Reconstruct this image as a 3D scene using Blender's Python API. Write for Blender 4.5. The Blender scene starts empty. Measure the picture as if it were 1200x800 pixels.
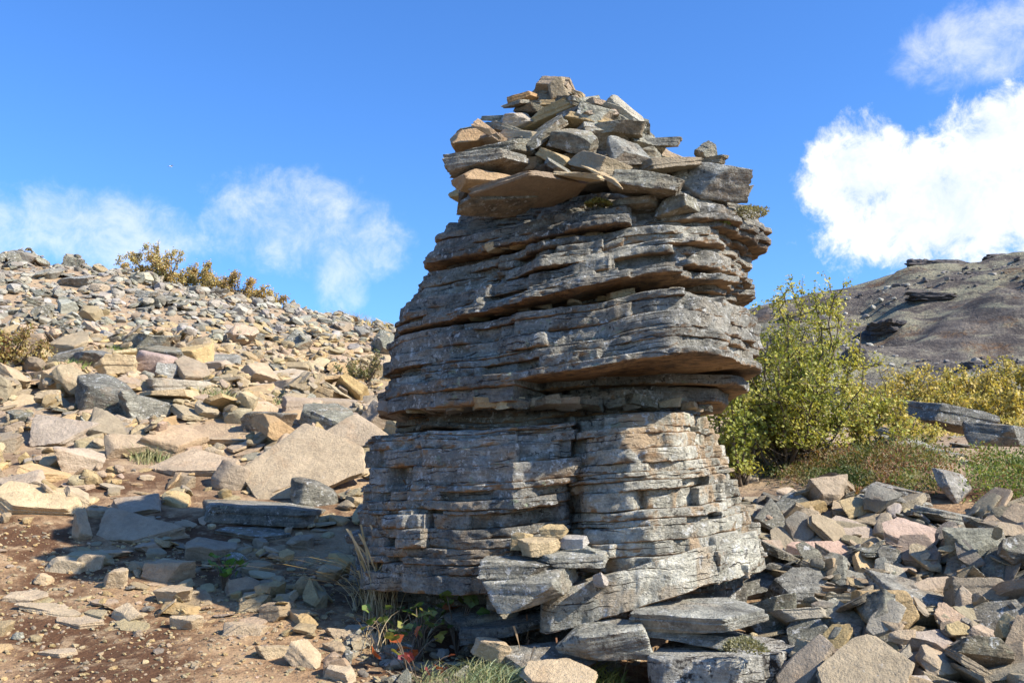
import bpy, bmesh, math, random
import numpy as np
from mathutils import Vector, Matrix, Euler

SC = bpy.context.scene
COL = SC.collection
R = math.radians
F = 35.0 / 36.0 * 1200.0
PITCH = R(9.5)
SUN_AZ, SUN_EL = R(23), R(38)      # azimuth measured from +x towards the viewer side (-y)

# ---------------------------------------------------------------- camera
cam = bpy.data.cameras.new('camera')
cam.lens = 35; cam.sensor_width = 36; cam.clip_start = 0.05; cam.clip_end = 20000
co = bpy.data.objects.new('camera', cam); COL.objects.link(co)
co.location = (0, 0, 0); co.rotation_euler = (R(90) + PITCH, 0, 0)
SC.camera = co


def at(px, py, Y):
    u = (px - 600) / F; v = (400 - py) / F
    d = (u, math.cos(PITCH) - v * math.sin(PITCH), math.sin(PITCH) + v * math.cos(PITCH))
    k = Y / d[1]
    return Vector((d[0] * k, Y, d[2] * k))


def proj(x, y, z):
    dep = y * math.cos(PITCH) + z * math.sin(PITCH)
    v = (-y * math.sin(PITCH) + z * math.cos(PITCH)) / dep
    return 600 + F * x / dep, 400 - F * v


# ---------------------------------------------------------------- node helpers
def new_mat(name):
    m = bpy.data.materials.new(name); m.use_nodes = True
    nt = m.node_tree
    for n in list(nt.nodes): nt.nodes.remove(n)
    out = nt.nodes.new('ShaderNodeOutputMaterial')
    return m, nt, out


def N(nt, typ, **kw):
    n = nt.nodes.new('ShaderNode' + typ)
    for k, v in kw.items(): setattr(n, k, v)
    return n


def setin(n, key, v, nt):
    if isinstance(v, bpy.types.NodeSocket): nt.links.new(v, n.inputs[key])
    else: n.inputs[key].default_value = v


def mth(nt, op, a, b=0.0, c=0.0, clamp=False):
    n = N(nt, 'Math', operation=op, use_clamp=clamp)
    for i, v in enumerate((a, b, c)): setin(n, i, v, nt)
    return n.outputs[0]


def vmul(nt, vec, s):
    n = N(nt, 'VectorMath', operation='MULTIPLY'); setin(n, 0, vec, nt); setin(n, 1, s, nt)
    return n.outputs[0]


def noise(nt, vec, scale, detail=4, rough=0.6, dist=0.0):
    n = N(nt, 'TexNoise'); setin(n, 'Vector', vec, nt)
    n.inputs['Scale'].default_value = scale; n.inputs['Detail'].default_value = detail
    n.inputs['Roughness'].default_value = rough; n.inputs['Distortion'].default_value = dist
    return n.outputs['Fac']


def ss(nt, v, a, b):
    n = N(nt, 'MapRange', interpolation_type='SMOOTHSTEP'); setin(n, 'Value', v, nt)
    n.inputs['From Min'].default_value = a; n.inputs['From Max'].default_value = b
    return n.outputs['Result']


def mix(nt, f, a, b, mode='MIX'):
    n = N(nt, 'MixRGB', blend_type=mode); setin(n, 'Fac', f, nt)
    for k, v in (('Color1', a), ('Color2', b)):
        if isinstance(v, tuple) and len(v) == 3: v = v + (1,)
        setin(n, k, v, nt)
    return n.outputs['Color']


def grey(nt, v):
    n = N(nt, 'CombineXYZ')
    for i in range(3): nt.links.new(v, n.inputs[i])
    return n.outputs[0]


def bump(nt, h, strength, dist, normal=None):
    n = N(nt, 'Bump'); setin(n, 'Height', h, nt)
    n.inputs['Strength'].default_value = strength; n.inputs['Distance'].default_value = dist
    if normal is not None: nt.links.new(normal, n.inputs['Normal'])
    return n.outputs['Normal']


def finish(nt, out, color, rough=0.9, normal=None, spec=0.25):
    b = N(nt, 'BsdfPrincipled'); setin(b, 'Base Color', color, nt); setin(b, 'Roughness', rough, nt)
    b.inputs['Specular IOR Level'].default_value = spec
    if normal is not None: nt.links.new(normal, b.inputs['Normal'])
    nt.links.new(b.outputs[0], out.inputs['Surface'])
    return b


# ---------------------------------------------------------------- world: sky with a few fair-weather clouds
w = bpy.data.worlds.new('World'); SC.world = w; w.use_nodes = True
nt = w.node_tree
for n in list(nt.nodes): nt.nodes.remove(n)
wout = N(nt, 'OutputWorld'); bg = N(nt, 'Background'); bg.inputs['Strength'].default_value = 0.15
nt.links.new(bg.outputs[0], wout.inputs['Surface'])
sky = N(nt, 'TexSky', sky_type='NISHITA')
sky.sun_disc = False; sky.sun_elevation = SUN_EL
sky.sun_rotation = R(90) + SUN_AZ
sky.altitude = 0; sky.air_density = 1.0; sky.dust_density = 0.3; sky.ozone_density = 9.0
tc = N(nt, 'TexCoord'); dirv = tc.outputs['Generated']
hs = N(nt, 'HueSaturation'); hs.inputs['Saturation'].default_value = 1.1; hs.inputs['Hue'].default_value = .505; hs.inputs['Value'].default_value = 1.0
nt.links.new(sky.outputs[0], hs.inputs['Color'])


def cdir(px, py):
    return tuple(at(px, py, 1.0).normalized())


# (direction, half width along the horizon, half height, peak)
blobs = [(cdir(1120, 235), .125, .075, 1.0), (cdir(1010, 205), .062, .060, 1.0), (cdir(1180, 165), .075, .055, 1.0),
         (cdir(1150, 55), .070, .042, .62), (cdir(1230, 20), .06, .03, .55),
         (cdir(350, 265), .12, .062, .62), (cdir(110, 265), .125, .045, .55), (cdir(395, 310), .035, .055, .5), (cdir(-60, 255), .10, .05, .55)]
rc = random.Random(5)
for k in range(7):
    a = R(75 + k * 33 + rc.uniform(-5, 5)); e = R(rc.uniform(8, 34))
    blobs.append(((math.sin(a) * math.cos(e), math.cos(a) * math.cos(e), math.sin(e)), rc.uniform(.1, .22), rc.uniform(.05, .09), rc.uniform(.5, 1)))
fb = noise(nt, dirv, 9.0, 8, 0.62, 0.3)
fb2 = noise(nt, dirv, 30.0, 9, 0.68, 0.35)
edge = mth(nt, 'ADD', mth(nt, 'MULTIPLY', mth(nt, 'SUBTRACT', fb, 0.5), 2.3), mth(nt, 'MULTIPLY', mth(nt, 'SUBTRACT', fb2, 0.5), 1.7))
cover = None
for d, wx, wz, pk in blobs:
    h = Vector((d[1], -d[0], 0)).normalized()
    v = Vector(d).cross(h).normalized()
    sub = N(nt, 'VectorMath', operation='SUBTRACT'); setin(sub, 0, dirv, nt); sub.inputs[1].default_value = d
    dots = []
    for ax, s in ((h, wx), (v, wz), (Vector(d), .6)):
        dn = N(nt, 'VectorMath', operation='DOT_PRODUCT'); nt.links.new(sub.outputs[0], dn.inputs[0]); dn.inputs[1].default_value = tuple(ax / s)
        dots.append(dn.outputs['Value'])
    cx = N(nt, 'CombineXYZ')
    for i in range(3): nt.links.new(dots[i], cx.inputs[i])
    ln = N(nt, 'VectorMath', operation='LENGTH'); nt.links.new(cx.outputs[0], ln.inputs[0])
    q = mth(nt, 'SUBTRACT', 1.0, mth(nt, 'POWER', ln.outputs['Value'], 2.0))
    q = mth(nt, 'ADD', q, edge)
    q = mth(nt, 'MULTIPLY', ss(nt, q, .0, .62 if pk > .9 else 1.35), pk)
    cover = q if cover is None else mth(nt, 'MAXIMUM', cover, q)
cloudcol = mix(nt, ss(nt, mth(nt, 'ADD', mth(nt, 'MULTIPLY', fb, .6), mth(nt, 'MULTIPLY', fb2, .4)), .38, .60), (3.1, 3.5, 4.1), (4.5, 4.55, 4.65))
nt.links.new(mix(nt, cover, hs.outputs[0], cloudcol), bg.inputs['Color'])

# ---------------------------------------------------------------- sun
SUND = Vector((math.cos(SUN_EL) * math.cos(SUN_AZ), -math.cos(SUN_EL) * math.sin(SUN_AZ), math.sin(SUN_EL)))
sl = bpy.data.lights.new('sun', 'SUN'); sl.energy = 5.0; sl.angle = R(0.53); sl.color = (1.0, .93, .82)
so = bpy.data.objects.new('sun', sl); COL.objects.link(so)
so.rotation_euler = SUND.to_track_quat('Z', 'Y').to_euler(); so.location = (20, -15, 25)

SC.cycles.max_bounces = 5; SC.cycles.diffuse_bounces = 2; SC.cycles.glossy_bounces = 1; SC.cycles.transmission_bounces = 2
vs = SC.view_settings
vs.view_transform = 'Standard'; vs.look = 'None'; vs.exposure = 0.85; vs.gamma = 1.0; vs.use_curve_mapping = False

# ---------------------------------------------------------------- numpy helpers
U32 = np.uint32


def _hash(ix, iy, iz, seed):
    h = (ix.astype(np.int64) * 374761393 + iy.astype(np.int64) * 668265263 + iz.astype(np.int64) * 1440662683 + seed * 974634777) & 0xffffffff
    h = ((h ^ (h >> 13)) * 1274126177) & 0xffffffff
    h = h ^ (h >> 16)
    return (h & 0xffff) / 32767.5 - 1.0


def vn(x, y, z, seed=0):
    x, y, z = np.broadcast_arrays(np.asarray(x, float), np.asarray(y, float), np.asarray(z, float))
    ix, iy, iz = np.floor(x), np.floor(y), np.floor(z)
    fx, fy, fz = x - ix, y - iy, z - iz
    ux, uy, uz = fx * fx * (3 - 2 * fx), fy * fy * (3 - 2 * fy), fz * fz * (3 - 2 * fz)
    r = 0
    for a in (0, 1):
        for b in (0, 1):
            for c in (0, 1):
                r = r + _hash(ix + a, iy + b, iz + c, seed) * (ux if a else 1 - ux) * (uy if b else 1 - uy) * (uz if c else 1 - uz)
    return r


def fbm(x, y, z, seed=0, octv=3, gain=.5):
    r = 0; a = 1.0; s = 1.0
    for o in range(octv):
        r = r + a * vn(x * s, y * s, z * s, seed + o * 17); a *= gain; s *= 2.03
    return r


def mesh_tris(name, V, T, mat=None, sharp=None, tint=None, smooth=True):
    V = np.ascontiguousarray(V, dtype=np.float32); T = np.ascontiguousarray(T, dtype=np.int32)
    me = bpy.data.meshes.new(name)
    me.vertices.add(len(V)); me.vertices.foreach_set('co', V.ravel())
    me.loops.add(len(T) * 3); me.loops.foreach_set('vertex_index', T.ravel())
    me.polygons.add(len(T)); me.polygons.foreach_set('loop_start', np.arange(0, len(T) * 3, 3, dtype=np.int32))
    if tint is not None:
        a = me.attributes.new('tint', 'FLOAT_COLOR', 'POINT')
        a.data.foreach_set('color', np.ascontiguousarray(tint, dtype=np.float32).ravel())
    me.update(calc_edges=True)
    me.polygons.foreach_set('use_smooth', np.full(len(T), smooth, dtype=bool))
    if sharp is not None: me.set_sharp_from_angle(angle=R(sharp))
    if mat is not None: me.materials.append(mat)
    return me


def link(name, me, parent=None, loc=None, rot=None, scale=None):
    o = bpy.data.objects.new(name, me); COL.objects.link(o)
    if parent is not None: o.parent = parent
    if loc is not None: o.location = loc
    if rot is not None: o.rotation_euler = rot
    if scale is not None: o.scale = scale
    return o


def tag(o, label=None, cat=None, group=None, kind=None):
    if label: o['label'] = label
    if cat: o['category'] = cat
    if group: o['group'] = group
    if kind: o['kind'] = kind
    return o


# ---------------------------------------------------------------- materials
def stone_mat(name, src):
    m, nt, out = new_mat(name)
    g = N(nt, 'NewGeometry'); P = g.outputs['Position']
    if src == 'obj':
        oi = N(nt, 'ObjectInfo'); tint = oi.outputs['Color']
        sh = N(nt, 'VectorMath', operation='ADD'); nt.links.new(P, sh.inputs[0])
        nt.links.new(vmul(nt, grey(nt, oi.outputs['Random']), (37.0, 11.0, 53.0)), sh.inputs[1])
        P2 = sh.outputs[0]
    else:
        at_ = N(nt, 'Attribute', attribute_name='tint'); tint = at_.outputs['Color']; P2 = P
    n1 = noise(nt, P2, 5.5, 5, .62); n2 = noise(nt, P2, 30, 4, .6); n3 = noise(nt, P2, 130, 3, .7)
    br = mth(nt, 'ADD', mth(nt, 'MULTIPLY', n1, .85), mth(nt, 'ADD', mth(nt, 'MULTIPLY', n2, .6), mth(nt, 'MULTIPLY', n3, .55)))
    c = mix(nt, 1.0, tint, grey(nt, br), 'MULTIPLY')
    # iron staining and paler weathering rind
    rust = ss(nt, noise(nt, P2, 3.3, 4, .6), .55, .72)
    c = mix(nt, mth(nt, 'MULTIPLY', rust, .45), c, mix(nt, .6, c, (.40, .22, .10)))
    # crustose lichen: pale and blackish spots
    li = mth(nt, 'MULTIPLY', ss(nt, noise(nt, P2, 24, 5, .7), .63, .69), ss(nt, noise(nt, P2, 2.3, 2, .5), .45, .6))
    c = mix(nt, mth(nt, 'MULTIPLY', li, .55), c, (.48, .47, .42))
    dk = mth(nt, 'MULTIPLY', ss(nt, noise(nt, P2, 36, 4, .7), .64, .70), ss(nt, noise(nt, P2, 3.1, 2, .5), .48, .62))
    c = mix(nt, mth(nt, 'MULTIPLY', dk, .6), c, (.06, .055, .05))
    hgt = mth(nt, 'ADD', mth(nt, 'MULTIPLY', noise(nt, P2, 14, 6, .7), 1.0), mth(nt, 'MULTIPLY', noise(nt, P2, 75, 4, .75), .45))
    nrm = bump(nt, hgt, .95, .035)
    finish(nt, out, c, .92, nrm, .2)
    return m


M = {}
M['stone'] = stone_mat('weathered_stone', 'obj')
M['scree'] = stone_mat('scree_stone', 'attr')


def pillar_mat(name, rust, black, fine):
    m, nt, out = new_mat(name)
    g = N(nt, 'NewGeometry'); P = g.outputs['Position']
    oi = N(nt, 'ObjectInfo')
    n1 = noise(nt, P, 2.2, 4, .6); st = noise(nt, vmul(nt, P, (5., 5., 34.)), 1.0, 5, .65, .4)
    n3 = noise(nt, P, 60, 4, .72); n4 = noise(nt, P, 13, 5, .68)
    v = mth(nt, 'ADD', mth(nt, 'MULTIPLY', n1, .32), mth(nt, 'ADD', mth(nt, 'MULTIPLY', st, .22), mth(nt, 'ADD', mth(nt, 'MULTIPLY', n3, .24), mth(nt, 'MULTIPLY', n4, .28))))
    cr = N(nt, 'ValToRGB'); nt.links.new(v, cr.inputs[0])
    e = cr.color_ramp.elements
    e[0].position = .38; e[0].color = (.048, .047, .042, 1)
    e[1].position = .66; e[1].color = (.64, .625, .55, 1)
    x = e.new(.47); x.color = (.175, .17, .148, 1)
    x = e.new(.57); x.color = (.365, .355, .308, 1)
    c = mix(nt, 1.0, cr.outputs[0], oi.outputs['Color'], 'MULTIPLY')
    # fresh ochre spalls
    sp = mth(nt, 'MULTIPLY', ss(nt, noise(nt, P, 3.4, 4, .6, .3), .53, .61), oi.outputs['Alpha'])
    c = mix(nt, sp, c, mix(nt, n4, (.36, .25, .14), (.60, .45, .29)))
    # pale grey and pale green crustose lichen
    li = mth(nt, 'MULTIPLY', ss(nt, noise(nt, P, 21, 6, .74), .56, .61), ss(nt, noise(nt, P, 1.9, 3, .55), .40, .54))
    c = mix(nt, mth(nt, 'MULTIPLY', li, .85), c, (.70, .69, .63))
    lg = mth(nt, 'MULTIPLY', ss(nt, noise(nt, vmul(nt, P, (1.1, .9, 1.3)), 15, 4, .65), .61, .65), ss(nt, noise(nt, P, .9, 2, .5), .52, .62))
    c = mix(nt, mth(nt, 'MULTIPLY', lg, .65), c, (.36, .42, .27))
    dk = mth(nt, 'MULTIPLY', ss(nt, noise(nt, P, 26, 5, .72), .55, .62), ss(nt, noise(nt, P, 2.6, 3, .55), .41, .54))
    c = mix(nt, mth(nt, 'MULTIPLY', dk, .8), c, (.040, .038, .034))
    if black:
        bl_ = ss(nt, noise(nt, P, 17, 5, .75), .50, .56); bz = ss(nt, noise(nt, P, 3.4, 2, .5), .46, .56)
        c = mix(nt, mth(nt, 'MULTIPLY', mth(nt, 'MULTIPLY', bl_, bz), .9), c, (.028, .022, .02))
    # sheltered undersides carry no lichen and show the rusty rock
    sx = N(nt, 'SeparateXYZ'); nt.links.new(g.outputs['Normal'], sx.inputs[0])
    und = ss(nt, sx.outputs['Z'], -.15, -.6)
    if fine:   # hairline bedding cracks, open in places, with dirt in them
        sz_ = N(nt, 'SeparateXYZ'); nt.links.new(P, sz_.inputs[0])
        ph = mth(nt, 'ADD', mth(nt, 'MULTIPLY', mth(nt, 'SUBTRACT', sz_.outputs['Z'], mth(nt, 'MULTIPLY', sz_.outputs['X'], .06)), 30.0), mth(nt, 'MULTIPLY', noise(nt, vmul(nt, P, (2.2, 2.2, 5.)), 1.0, 4, .6), 3.4))
        fr = mth(nt, 'ABSOLUTE', mth(nt, 'SUBTRACT', mth(nt, 'FRACT', ph), .5))
        crk = mth(nt, 'MULTIPLY', ss(nt, fr, .11, .02), ss(nt, noise(nt, vmul(nt, P, (3.2, 3.2, 16.)), 1.0, 4, .65), .525, .61))
        c = mix(nt, mth(nt, 'MULTIPLY', crk, .75), c, (.035, .03, .026))
    c = mix(nt, mth(nt, 'MULTIPLY', und, rust), c, mix(nt, ss(nt, mth(nt, 'ADD', mth(nt, 'MULTIPLY', n4, .6), mth(nt, 'MULTIPLY', n1, .4)), .38, .62), (.13, .085, .055), (.50, .28, .125)))
    hgt = mth(nt, 'ADD', mth(nt, 'MULTIPLY', noise(nt, vmul(nt, P, (9., 9., 24.)), 1.0, 7, .72, .15), .9), mth(nt, 'MULTIPLY', noise(nt, P, 55, 4, .75), .42))
    hgt = mth(nt, 'ADD', hgt, mth(nt, 'MULTIPLY', noise(nt, P, 24, 5, .7), .5))
    if fine: hgt = mth(nt, 'SUBTRACT', hgt, mth(nt, 'MULTIPLY', crk, .9))
    nrm = bump(nt, hgt, 1.0, .06)
    finish(nt, out, c, .9, nrm, .22)
    return m


M['pillar'] = pillar_mat('layered_basalt', .9, False, True)
M['lichen'] = pillar_mat('lichened_stone', .35, False, False)
M['boulder'] = pillar_mat('black_lichen_stone', .35, True, True)


def ground_mat():
    m, nt, out = new_mat('soil_and_dust')
    g = N(nt, 'NewGeometry'); P = g.outputs['Position']
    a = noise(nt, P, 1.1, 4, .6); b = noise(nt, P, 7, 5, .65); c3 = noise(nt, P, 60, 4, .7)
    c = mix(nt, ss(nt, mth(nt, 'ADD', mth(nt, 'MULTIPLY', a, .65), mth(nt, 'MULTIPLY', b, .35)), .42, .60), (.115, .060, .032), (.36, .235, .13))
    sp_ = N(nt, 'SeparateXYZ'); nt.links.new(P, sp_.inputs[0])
    up = ss(nt, mth(nt, 'ADD', sp_.outputs['Y'], mth(nt, 'MULTIPLY', a, 3.0)), 9.0, 11.0)  # less pale dust up close: dark soil colour that also deepens the pillar's shadow
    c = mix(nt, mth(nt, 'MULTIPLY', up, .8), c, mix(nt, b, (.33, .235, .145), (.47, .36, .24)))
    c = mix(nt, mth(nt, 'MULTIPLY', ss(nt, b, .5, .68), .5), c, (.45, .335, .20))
    c = mix(nt, .55, c, mix(nt, 1.0, c, grey(nt, mth(nt, 'MULTIPLY', c3, 2.0)), 'MULTIPLY'))
    hgt = mth(nt, 'ADD', b, mth(nt, 'ADD', mth(nt, 'MULTIPLY', noise(nt, P, 24, 5, .7), .55), mth(nt, 'MULTIPLY', c3, .22)))
    finish(nt, out, c, .95, bump(nt, hgt, .8, .05), .1)
    return m


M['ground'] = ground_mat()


def hill_mat():
    m, nt, out = new_mat('mossy_gravel_hillside')
    g = N(nt, 'NewGeometry'); P = g.outputs['Position']
    Q = vmul(nt, P, (1., .55, 2.2))
    a = noise(nt, Q, .075, 5, .62, .6); b = noise(nt, Q, .42, 5, .68, .4); c3 = noise(nt, P, 2.6, 5, .72)
    c = mix(nt, ss(nt, b, .35, .62), (.13, .112, .10), (.26, .225, .185))
    ms = ss(nt, mth(nt, 'ADD', mth(nt, 'MULTIPLY', a, .6), mth(nt, 'MULTIPLY', b, .4)), .47, .56)
    c = mix(nt, mth(nt, 'MULTIPLY', ms, .85), c, mix(nt, b, (.27, .25, .15), (.50, .47, .33)))
    ru = mth(nt, 'MULTIPLY', ss(nt, noise(nt, Q, .19, 4, .6), .56, .66), ss(nt, c3, .4, .6))
    c = mix(nt, mth(nt, 'MULTIPLY', ru, .6), c, (.28, .15, .06))
    dk = ss(nt, noise(nt, P, 1.3, 5, .75), .58, .68)
    c = mix(nt, mth(nt, 'MULTIPLY', dk, .7), c, (.07, .062, .06))
    pl = ss(nt, noise(nt, P, 1.7, 5, .75, .2), .60, .68)
    c = mix(nt, mth(nt, 'MULTIPLY', pl, .6), c, (.42, .40, .34))
    finish(nt, out, c, .95, bump(nt, mth(nt, 'ADD', b, mth(nt, 'ADD', c3, mth(nt, 'MULTIPLY', noise(nt, P, .9, 6, .7), 1.4))), 1.0, .9), .1)
    return m


M['hill'] = hill_mat()


def leaf_mat(name, trans=.35, spec=.3):
    m, nt, out = new_mat(name)
    a = N(nt, 'Attribute', attribute_name='tint')
    b = N(nt, 'BsdfPrincipled'); nt.links.new(a.outputs['Color'], b.inputs['Base Color']); b.inputs['Roughness'].default_value = .55
    b.inputs['Specular IOR Level'].default_value = spec
    t = N(nt, 'BsdfTranslucent'); nt.links.new(mix(nt, 1.0, a.outputs['Color'], (1.15, 1.1, .55), 'MULTIPLY'), t.inputs['Color'])
    x = N(nt, 'MixShader'); x.inputs[0].default_value = trans
    nt.links.new(b.outputs[0], x.inputs[1]); nt.links.new(t.outputs[0], x.inputs[2])
    nt.links.new(x.outputs[0], out.inputs['Surface'])
    return m


M['leaf'] = leaf_mat('leaf')
M['dry'] = leaf_mat('dry_stalk', .2, .1)


def bark_mat():
    m, nt, out = new_mat('bark')
    g = N(nt, 'NewGeometry')
    n = noise(nt, vmul(nt, g.outputs['Position'], (1, 1, .3)), 70, 4, .7)
    finish(nt, out, mix(nt, n, (.07, .05, .035), (.22, .17, .12)), .85, bump(nt, n, .6, .01), .2)
    return m


M['bark'] = bark_mat()


def plain(name, col, rough=.7):
    m, nt, out = new_mat(name)
    g = N(nt, 'NewGeometry')
    n = noise(nt, g.outputs['Position'], 30, 3, .6)
    finish(nt, out, mix(nt, n, tuple(c * .85 for c in col), tuple(min(1, c * 1.1) for c in col)), rough)
    return m


# ---------------------------------------------------------------- terrain
TY = np.array([1.0, 3.5, 4.7, 6.0, 7.5, 9.0, 12.0, 15.0, 18.5, 20.5, 24.0, 34.0])
TP = np.array([-700, -400, 0, 200, 400, 600, 800, 1000, 1200, 1600, 2000.])
TZ = np.array([
    [-1.5, -1.5, -1.5, -1.5, -1.5, -1.5, -1.5, -1.5, -1.5, -1.5, -1.5],
    [-1.15, -1.15, -1.10, -1.10, -1.10, -1.10, -1.15, -1.20, -1.20, -1.15, -1.1],
    [-.78, -.80, -.82, -.84, -.84, -.86, -.95, -.92, -.88, -.80, -.7],
    [-.42, -.46, -.52, -.58, -.62, -.68, -.66, -.55, -.45, -.30, -.2],
    [.10, .05, -.05, -.12, -.22, -.25, -.20, -.02, .05, .20, .3],
    [.70, .62, .55, .45, .35, .25, .20, .28, .32, .50, .6],
    [2.0, 1.9, 1.75, 1.6, 1.33, 1.05, .75, .68, .75, 1.0, 1.2],
    [3.4, 3.2, 3.0, 2.7, 2.22, 1.7, 1.2, 1.10, 1.25, 1.6, 1.8],
    [5.1, 4.9, 4.62, 4.15, 3.5, 2.6, 1.9, 1.72, 1.85, 2.3, 2.5],
    [5.3, 5.1, 4.80, 4.25, 3.55, 2.6, 1.9, 1.65, 1.75, 2.2, 2.4],
    [4.8, 4.6, 4.3, 3.7, 2.9, 2.0, 1.2, 1.0, 1.2, 1.5, 1.6],
    [3.0, 3.0, 2.8, 2.0, 1.0, .2, -.3, -.5, -.5, -.2, 0.]])


def _cub(tab, xs, x):
    """Catmull-Rom along axis 0 of tab for scalar positions x -> (len(x), ...)"""
    x = np.clip(x, xs[0], xs[-1] - 1e-6)
    i = np.clip(np.searchsorted(xs, x, side='right') - 1, 0, len(xs) - 2)
    t = (x - xs[i]) / (xs[i + 1] - xs[i])
    m = np.gradient(tab, xs, axis=0)
    h = xs[i + 1] - xs[i]
    sh = (-1,) + (1,) * (tab.ndim - 1)
    t = t.reshape(sh); h = h.reshape(sh)
    return (2 * t**3 - 3 * t**2 + 1) * tab[i] + (t**3 - 2 * t**2 + t) * h * m[i] + (-2 * t**3 + 3 * t**2) * tab[i + 1] + (t**3 - t**2) * h * m[i + 1]


_FY = np.linspace(1.0, 34, 331); _FP = np.linspace(-700, 2000, 271)
_tab = _cub(TZ, TY, _FY); _tab = _cub(_tab.T.copy(), TP, _FP).T


def terr(x, y):
    x = np.asarray(x, float); y = np.asarray(y, float)
    yy = np.clip(y, 1.0, 33.99)
    # widths of the control fan frozen close in so that the sheet stays regular
    px = np.clip(600 + F * x / np.maximum(yy, 3.0), -700, 1999)
    fy = (yy - 1.0) / 33 * 330; fp = (px + 700) / 2700 * 270
    i = np.clip(fy.astype(int), 0, 329); j = np.clip(fp.astype(int), 0, 269)
    a = fy - i; b = fp - j
    z = _tab[i, j] * (1 - a) * (1 - b) + _tab[i + 1, j] * a * (1 - b) + _tab[i, j + 1] * (1 - a) * b + _tab[i + 1, j + 1] * a * b
    z = z + .10 * vn(x * .55, y * .55, 0, 3) * np.clip((y - 4) / 6, 0, 1) + .03 * vn(x * 1.7, y * 1.7, 0, 4) + .010 * vn(x * 6, y * 6, 0, 5)
    return z


def ray_ground(px, py, ymin=4.0, ymax=30):
    ys = np.linspace(ymin, ymax, 1400)
    u = (px - 600) / F; v = (400 - py) / F
    d = np.array((u, math.cos(PITCH) - v * math.sin(PITCH), math.sin(PITCH) + v * math.cos(PITCH)))
    k = ys / d[1]
    g = terr(d[0] * k, ys) - d[2] * k
    i = np.argmax(g > 0)
    if g[i] <= 0: i = len(ys) - 1
    return Vector((d[0] * k[i], ys[i], float(terr(d[0] * k[i], ys[i]))))


xs = np.concatenate([np.linspace(-34, -9, 60)[:-1], np.linspace(-9, 9, 260), np.linspace(9, 34, 60)[1:]])
ys = np.concatenate([np.linspace(1.0, 12, 220)[:-1], np.linspace(12, 34, 120)])
gx, gy = np.meshgrid(xs, ys)
gz = terr(gx, gy)


def grid_tris(nr, nc):
    a = (np.arange(nr - 1)[:, None] * nc + np.arange(nc - 1)[None, :]).ravel()
    return np.concatenate([np.stack([a, a + 1, a + nc + 1], 1), np.stack([a, a + nc + 1, a + nc], 1)])


V = np.stack([gx.ravel(), gy.ravel(), gz.ravel()], 1)
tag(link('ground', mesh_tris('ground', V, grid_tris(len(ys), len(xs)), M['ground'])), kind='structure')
# wide lowland sheet to the horizon
gr = np.linspace(-6000, 6000, 61)
px_, py_ = np.meshgrid(gr, gr)
V = np.stack([px_.ravel(), py_.ravel(), np.full(px_.size, -6.0) + 1.5 * vn(px_.ravel() / 300, py_.ravel() / 300, 0, 9)], 1)
tag(link('lowland', mesh_tris('lowland', V, grid_tris(61, 61), M['hill'])), kind='structure')

# far hillside behind the bushes
hx = np.linspace(-70, 230, 300); hy = np.concatenate([np.linspace(30, 135, 210)[:-1], np.linspace(135, 260, 50)])
hgx, hgy = np.meshgrid(hx, hy)
ridge = np.interp(hgx, [-70, -20, 0, 18, 26, 33, 40, 46, 52, 62, 90, 140, 230], [2, 7, 13, 20, 23.0, 25.2, 26.2, 28.0, 28.9, 29.4, 32, 33, 26])
t = np.clip((hgy - 30) / (118 - 30), 0, 1)
base = np.interp(hgx, [-70, 0, 60, 230], [-4, -1, .5, 3])
prof = np.interp(t, [0, .15, .3, .5, .62, .8, .92, 1], [0, .13, .27, .44, .60, .79, .95, 1])
hz = base + (ridge - base) * prof - np.clip((hgy - 118) / 142, 0, 1)**1.3 * 26
am = np.clip((hgy - 32) / 30, 0, 1)
hz = hz + am * (1.3 * fbm(hgx / 22, hgy / 30, 0, 21, 4, .5) + .9 * vn(hgx / 4.1, hgy / 6, 0, 23) + .35 * vn(hgx / 1.7, hgy / 2.4, 0, 25)) * np.where(hgy > 112, .35, 1)
# dark gravel mound and the gully beside it
hz = hz + 1.5 * np.exp(-((hgx - 52) / 13)**2 - ((hgy - 88) / 10)**2) - 2.2 * np.exp(-((hgx - 34.5) / 4.0)**2 - ((hgy - 92) / 12)**2)
V = np.stack([hgx.ravel(), hgy.ravel(), hz.ravel()], 1)
tag(link('hillside', mesh_tris('hillside', V, grid_tris(len(hy), len(hx)), M['hill'])), kind='structure')


def hill_z(x, y):
    i = np.argmin(abs(hy - y)); j = np.argmin(abs(hx - x)); return float(hz[i, j])


# ---------------------------------------------------------------- rock shapes
_ico = {}


def ico(level):
    if level not in _ico:
        bm = bmesh.new(); bmesh.ops.create_icosphere(bm, subdivisions=level, radius=1)
        bm.verts.ensure_lookup_table()
        _ico[level] = (np.array([v.co[:] for v in bm.verts]), np.array([[v.index for v in f.verts] for f in bm.faces]))
        bm.free()
    return _ico[level]


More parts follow.
